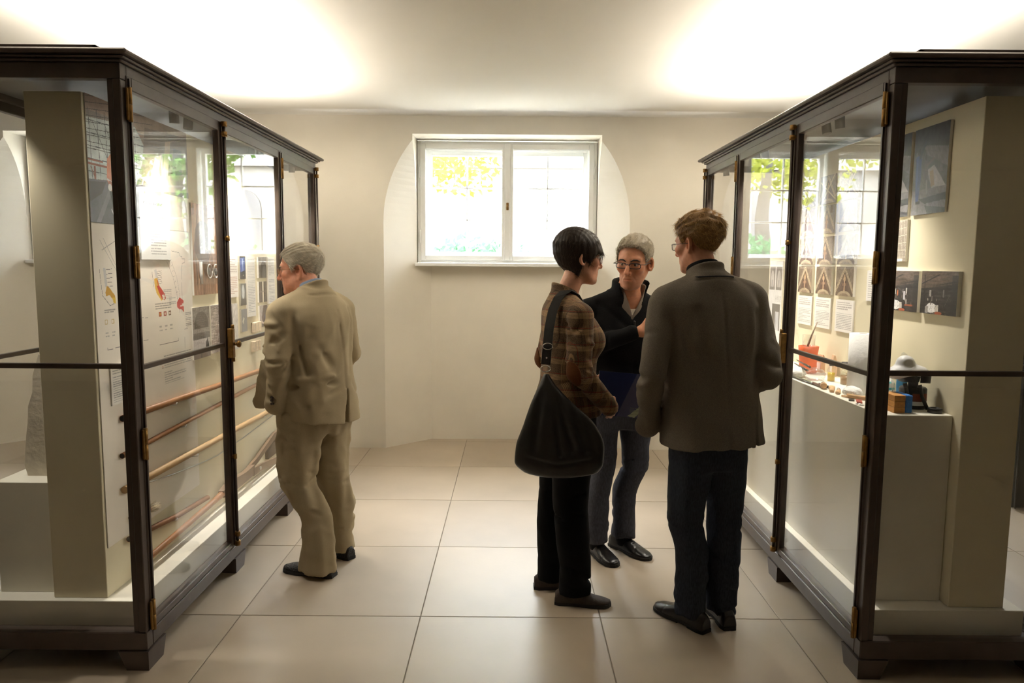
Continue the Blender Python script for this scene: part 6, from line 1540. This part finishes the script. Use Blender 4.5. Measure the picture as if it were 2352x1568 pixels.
def jar(label, x, y, r, h, lc):
    j = thing('glass_jar', label, 'jar', (x, y, ZK)); MB().lathe([(.001, 0), (r, 0), (r, h*.72), (r*.8, h*.85), (r*.8, h)], (x, y, ZK), 24).build('jar_body', CLEARP, j)
    MB().lathe([(.001, .003), (r*.93, .003), (r*.93, h*.50), (.001, h*.50)], (x, y, ZK), 24).build('contents', mat('amber_contents', lc, .3), j); MB().lathe([(r*.82, h*.93), (r*.88, h*.94), (r*.88, h*1.16), (.001, h*1.17)], (x, y, ZK), 20).build('lid', BLACKP, j)
jar('wide glass jar half full of brown liquid with black lid', 1.690, 3.60, .031, .088, srgb(150, 110, 60)); jar('small jar with black lid behind the vial', 1.735, 3.715, .024, .084, srgb(190, 176, 140))
def crumple(name, label, cat, c, r, seed, m, amp=.35, fr=9):
    N = 26; mb = MB().ball((0, 0, 0), 1.0, 30, 18); r0 = np.random.default_rng(seed); K = r0.normal(size=(14, 3))*fr*.28; ph = r0.random(14)*6.28; out = []
    for x, y, z in mb.v:
        q = sum(abs(math.sin(k[0]*x+k[1]*y+k[2]*z+p)) for k, p in zip(K, ph))/14; f = 1-amp+amp*1.6*q; zz = max(z*f, -.75)
        out.append((c[0]+x*f*r[0], c[1]+y*f*r[1], c[2]+(zz+.75)*r[2]/1.7))
    mb.v = out; mb.sm = [False]*len(mb.f); return tag(mb.build(name, m), label, cat)
crumple('plastic_bag', 'crumpled clear plastic bag lying before the vial', 'plastic bag', (1.585, 3.735, ZK), (.050, .055, .060), 3, FILM, .5, 12)
crumple('cotton_cloth', 'crumpled white cotton cloth beside the clear plastic bag', 'cloth', (1.540, 3.86, ZK), (.045, .055, .050), 5, mat('white_cotton', (.80, .78, .74), .95), .4, 9)
crumple('cotton_wad', 'wad of loose white cotton before the paper towel roll', 'cotton', (1.560, 3.255, ZK), (.040, .050, .046), 7, mat('cotton_wool', (.84, .83, .80), 1.0, bump=.6, bscale=80), .3, 6)
cb = crumple('printed_cloth', 'white cloth bundle printed with teal stripes and black strokes', 'cloth', (1.690, 3.235, ZK), (.045, .042, .095), 9, None, .4, 7)
pcm = attr_mat('printed_cotton', .9)
me = cb.data; at = me.attributes.new('paint', 'FLOAT_COLOR', 'FACE'); cc = []
for p in me.polygons:
    u, w = p.center.z, p.center.y; c = (.78, .77, .74)
    if (u*38+w*9) % 1 < .22: c = (.12, .50, .52)
    elif (u*22-w*31) % 1 < .10: c = (.02, .02, .02)
    cc += [*c, 1]
at.data.foreach_set('color', cc); me.materials.clear(); me.materials.append(pcm)
crumple('plastic_bag', 'tall knotted clear bag of blue cloth beside the respirator', 'plastic bag', (1.715, 3.135, ZK), (.042, .045, .20), 11, FILM, .30, 9)
crumple('blue_cloth', 'folded blue cloth inside the knotted clear bag', 'cloth', (1.715, 3.135, ZK+.012), (.022, .024, .16), 12, mat('sky_blue_cloth', srgb(70, 150, 200), .8), .3, 7)
KRAFT = mat('kraft_paper', srgb(206, 170, 134), .8, var=.1, vscale=40)
for k, (x, y, h, a) in enumerate(((1.735, 4.02, .10, .2), (1.745, 3.88, .115, -.2), (1.748, 3.60, .11, .1))):
    pk = MB(); M = Matrix.Translation((x, y, ZK)) @ Matrix.Rotation(a, 4, 'Z')
    pk.add([(-.012, -.026, 0), (.012, -.026, 0), (.012, .026, 0), (-.012, .026, 0), (-.011, -.027, h*.7), (.011, -.027, h*.7), (.011, .027, h*.7), (-.011, .027, h*.7), (-.003, -.024, h), (.003, -.024, h), (.003, .024, h), (-.003, .024, h)],
           [(0, 3, 2, 1), (0, 1, 5, 4), (1, 2, 6, 5), (2, 3, 7, 6), (3, 0, 4, 7), (4, 5, 9, 8), (5, 6, 10, 9), (6, 7, 11, 10), (7, 4, 8, 11), (8, 9, 10, 11)]); pk.xf(M)
    pa = thing('paper_packet', ['tan paper packet standing next to the orange pot', 'tan paper packet standing behind the plastic bag', 'tan paper packet standing behind the brown jar'][k], 'packet', (x, y, ZK), 0, 'tan paper packets against the wall'); pk.build('bag', KRAFT, pa)
    MB().box(-.013, -.0115, -.016, .016, h*.2, h*.55).xf(M).build('sticker', CARDM if 'CARDM' in globals() else WHITEP, pa)
def tool(name, label, cat, pieces, group=None):
    t = thing(name, label, cat, pieces[0][1][0], 0, group)
    for nm, pts, r, m, fl in pieces: MB().tube(pts, r, 10, True, fl).build(nm, m, t)
    return t
UP = ((0, 0, 1), .3)
DARKST = mat('dark_blade_steel', (.05, .05, .048), .35, metal=.8)
tool('palette_knife', 'long dark palette knife lying along the counter edge', 'palette knife', [('blade', [(1.500, 3.84, ZK+.0045), (1.507, 3.70, ZK+.0045), (1.512, 3.58, ZK+.0045)], [.004, .011, .009], DARKST, UP), ('handle', [(1.512, 3.58, ZK+.0085), (1.518, 3.46, ZK+.0085)], [.006, .008], mat('dark_red_handle', srgb(84, 44, 36), .4), None)], 'palette knives')
tool('palette_knife', 'slim spatula with greenish blade next to the long palette knife', 'palette knife', [('blade', [(1.522, 3.80, ZK+.0045), (1.530, 3.68, ZK+.0045), (1.535, 3.56, ZK+.0045)], [.004, .010, .008], mat('green_steel', srgb(150, 160, 130), .3, metal=.7), UP), ('handle', [(1.535, 3.56, ZK+.0075), (1.540, 3.47, ZK+.0075)], [.006, .007], BLACKP, None)], 'palette knives')
for k, (dx, dz) in enumerate(((0, 0), (.012, .018))):
    tool('spatula', ['grey steel spatula leaning on the white cloth before the orange pot', 'second grey spatula laid higher across the white cloth'][k], 'spatula', [('blade', [(1.575+dx, 3.985, ZK+.055+dz), (1.565+dx, 3.90, ZK+.052+dz), (1.560+dx, 3.84, ZK+.050+dz)], [.004, .007, .006], DARKST, ((0, 0, 1), .4)), ('handle', [(1.560+dx, 3.84, ZK+.050+dz), (1.556+dx, 3.76, ZK+.046+dz)], .006, DARKST, None)], 'steel spatulas')
PW = mat('light_handle_wood', srgb(208, 168, 122), .5, var=.1, vscale=30); BRB = mat('tan_bristle', srgb(200, 170, 130), .9, var=.2, vscale=90)
tool('paint_brush', 'round brush with bulbous wooden handle and black ferrule', 'brush', [('handle', [(1.503, 3.435, ZK+.0175), (1.512, 3.455, ZK+.0175), (1.525, 3.49, ZK+.0175)], [.014, .016, .010], PW, None), ('ferrule', [(1.525, 3.49, ZK+.0175), (1.535, 3.515, ZK+.0175)], .010, BLACKP, None), ('bristles', [(1.535, 3.515, ZK+.0175), (1.548, 3.55, ZK+.014)], [.010, .005], BLACKP, None)], 'brushes on the counter')
tool('paint_brush', 'flat pale wooden brush lying beside the bulbous brush', 'brush', [('handle', [(1.508, 3.355, ZK+.0075), (1.527, 3.40, ZK+.0075), (1.545, 3.44, ZK+.0075)], [.010, .011, .013], PW, ((0, 0, 1), .5)), ('bristles', [(1.545, 3.44, ZK+.0075), (1.562, 3.48, ZK+.0075)], [.014, .016], BRB, ((0, 0, 1), .45))], 'brushes on the counter')
tool('paint_brush', 'curved light brush with steel ferrule nearest the cotton wad', 'brush', [('handle', [(1.510, 3.305, ZK+.0085), (1.525, 3.33, ZK+.0085), (1.550, 3.375, ZK+.0085)], [.008, .012, .008], PW, ((0, 0, 1), .6)), ('ferrule', [(1.550, 3.375, ZK+.0085), (1.560, 3.40, ZK+.0085)], .009, STEEL, ((0, 0, 1), .6)), ('bristles', [(1.560, 3.40, ZK+.0085), (1.572, 3.43, ZK+.0075)], [.009, .006], BRB, ((0, 0, 1), .6))], 'brushes on the counter')
for k in range(4):
    y0 = 3.245-.012*k; x0 = 1.505+.006*k; lay = k // 2
    tool('wooden_stick', ['pale wooden stick at the bottom of the bundle, outer side', 'pale wooden stick at the bottom of the bundle, inner side', 'pale wooden stick lying on the bundle, outer side', 'pale wooden stick lying on the bundle, inner side'][k], 'stick', [('shaft', [(x0, y0, ZK+.0055+.0095*lay), (x0+.06, y0-.075, ZK+.0055+.0095*lay)], [.0045, .0050], PW, None)], 'bundle of wooden sticks')
sc = thing('scraper', 'flat scraper with red and black body before the stick bundle', 'scraper', (1.52, 3.11, ZK)); MB().obox((1.522, 3.115, ZK+.004), (.012, .030, 0), (-.010, .004, 0), (0, 0, .0035)).build('body', mat('red_lacquer', srgb(170, 58, 40), .4), sc); MB().obox((1.505, 3.150, ZK+.004), (.006, .014, 0), (-.011, .004, 0), (0, 0, .0025)).build('blade', DARKST, sc)
fr = thing('wire_frame', 'tiny rectangular wire frame lying at the counter edge', 'wire frame', (1.495, 3.055, ZK)); MB().tube([(1.487, 3.03, ZK+.002), (1.505, 3.035, ZK+.002), (1.502, 3.075, ZK+.002), (1.486, 3.07, ZK+.002), (1.487, 3.03, ZK+.002)], .0015, 6).build('wire', STEEL, fr)
SPB = mat('blue_foam', srgb(70, 130, 206), .95, var=.15, vscale=60, bump=.8, bscale=160); WBK = mat('orange_block_wood', srgb(206, 146, 76), .55, var=.15, vscale=14, stretch=(6, 1, 10))
def block(label, x0, x1, y0, y1, h, xs):
    t = thing('sponge_block', label, 'sponge', (x0, y0, ZK), 0, 'wooden blocks with blue sponge')
    for k in range(3): MB().box(x0, x1, y0, y1, ZK+h*k/3+.0004, ZK+h*(k+1)/3-.0004, .0012).build('wood_layer', WBK, t)
    MB().box(x1, xs, y0+.001, y1-.001, ZK, ZK+h, .003).build('foam', SPB, t)
block('thick layered wooden block with blue foam face beside the respirator', 1.553, 1.598, 2.885, 2.985, .072, 1.628); block('smaller wooden block with blue foam near the wire frame', 1.515, 1.535, 2.975, 3.02, .045, 1.548)
# respirator on its black canister
rp = thing('respirator', 'grey half-mask respirator resting on a black canister with brown label', 'respirator', (1.70, 3.0, ZK))
MB().lathe([(.001, 0), (.052, 0), (.053, .006), (.053, .082), (.048, .088), (.001, .088)], (1.695, 3.01, ZK), 32).build('canister', BLACKP, rp)
lbl = MB(); n = 12; aa = [math.radians(-120+80*k/n) for k in range(n+1)]
def band_mesh(z0, z1, r): 
    m = MB(); v = []
    for a in aa: v += [(1.695+r*math.cos(a), 3.01+r*math.sin(a), ZK+z0), (1.695+r*math.cos(a), 3.01+r*math.sin(a), ZK+z1)]
    m.add(v, [(2*i, 2*i+2, 2*i+3, 2*i+1) for i in range(n)], True); return m
band_mesh(.034, .066, .0536).build('label_brown', mat('brown_label', srgb(132, 58, 34), .5), rp); band_mesh(.016, .033, .0537).build('label_white', WHITEP, rp)
MB().lathe([(.020, .086), (.020, .118), (.024, .122)], (1.688, 3.0, ZK), 18).build('neck', BLACKP, rp)
GREYR = mat('pale_grey_rubber', srgb(206, 206, 206), .45)
mk = Field(axis(1.54, 1.79, .005), axis(2.90, 3.10, .005), axis(1.10, 1.27, .005)); mk.add(ell((1.665, 3.0, 1.170), (.080, .052, .030)), .01); mk.add(ell((1.650, 3.0, 1.205), (.036, .034, .032)), .02); mk.add(ell((1.60, 2.985, 1.160), (.030, .030, .022)), .02); mk.cut(ell((1.650, 2.962, 1.205), (.018, .012, .014)), .006)
V, Q = mk.mesh(); link('face_piece', mesh_np('face_piece', V, Q), GREYR, rp)
MB().tube([(1.712, 2.985, 1.152), (1.742, 2.965, 1.150)], [.030, .026], 18).build('filter', BLACKP, rp); MB().tube([(1.668, 3.0, 1.128), (1.668, 3.0, 1.175)], [.040, .05], 18).build('rim', BLACKP, rp)
MB().tube([(1.632, 2.96, 1.125), (1.642, 2.952, 1.07), (1.648, 2.950, 1.028)], .009, 8, True, ((0, 1, 0), .4)).build('strap', BLACKP, rp); MB().tube([(1.69, 2.952, 1.12), (1.70, 2.948, 1.07), (1.715, 2.93, 1.022)], .008, 8, True, ((0, 1, 0), .4)).build('strap', BLACKP, rp)
tp = MB().lathe([(.026, 0), (.027, .002), (.027, .017), (.026, .019), (.017, .019), (.017, 0)], (1.728, 2.900, ZK), 28); tag(tp.build('black_tape', BLACKP), 'small roll of black tape lying beside the respirator canister', 'tape')

# dark draped stand beyond the second cabinet
dr = thing('draped_stand', 'stand covered with floor-length dark grey cloth beyond the tool cabinet', 'stand', (3.9, 4.8, 0))
m = MB(); cols = 60; v = []
for i in range(cols+1):
    a = i/cols; x = 3.36+1.1*a; w = .03*math.sin(a*40)+.02*math.sin(a*91)
    v += [(x, 4.66+w, .012+.01*math.sin(a*23)), (x, 4.70+w*.3, 1.5)]
m.add(v, [(2*i, 2*i+2, 2*i+3, 2*i+1) for i in range(cols)], True)
DCL = mat('dark_grey_drape', (.022, .021, .021), .9); d1 = m.build('cloth', DCL, dr); sd = d1.modifiers.new('t', 'SOLIDIFY'); sd.thickness = .006
MB().box(3.37, 4.45, 4.72, 5.3, 0, 1.49, .01).build('stand_body', DCL, dr)
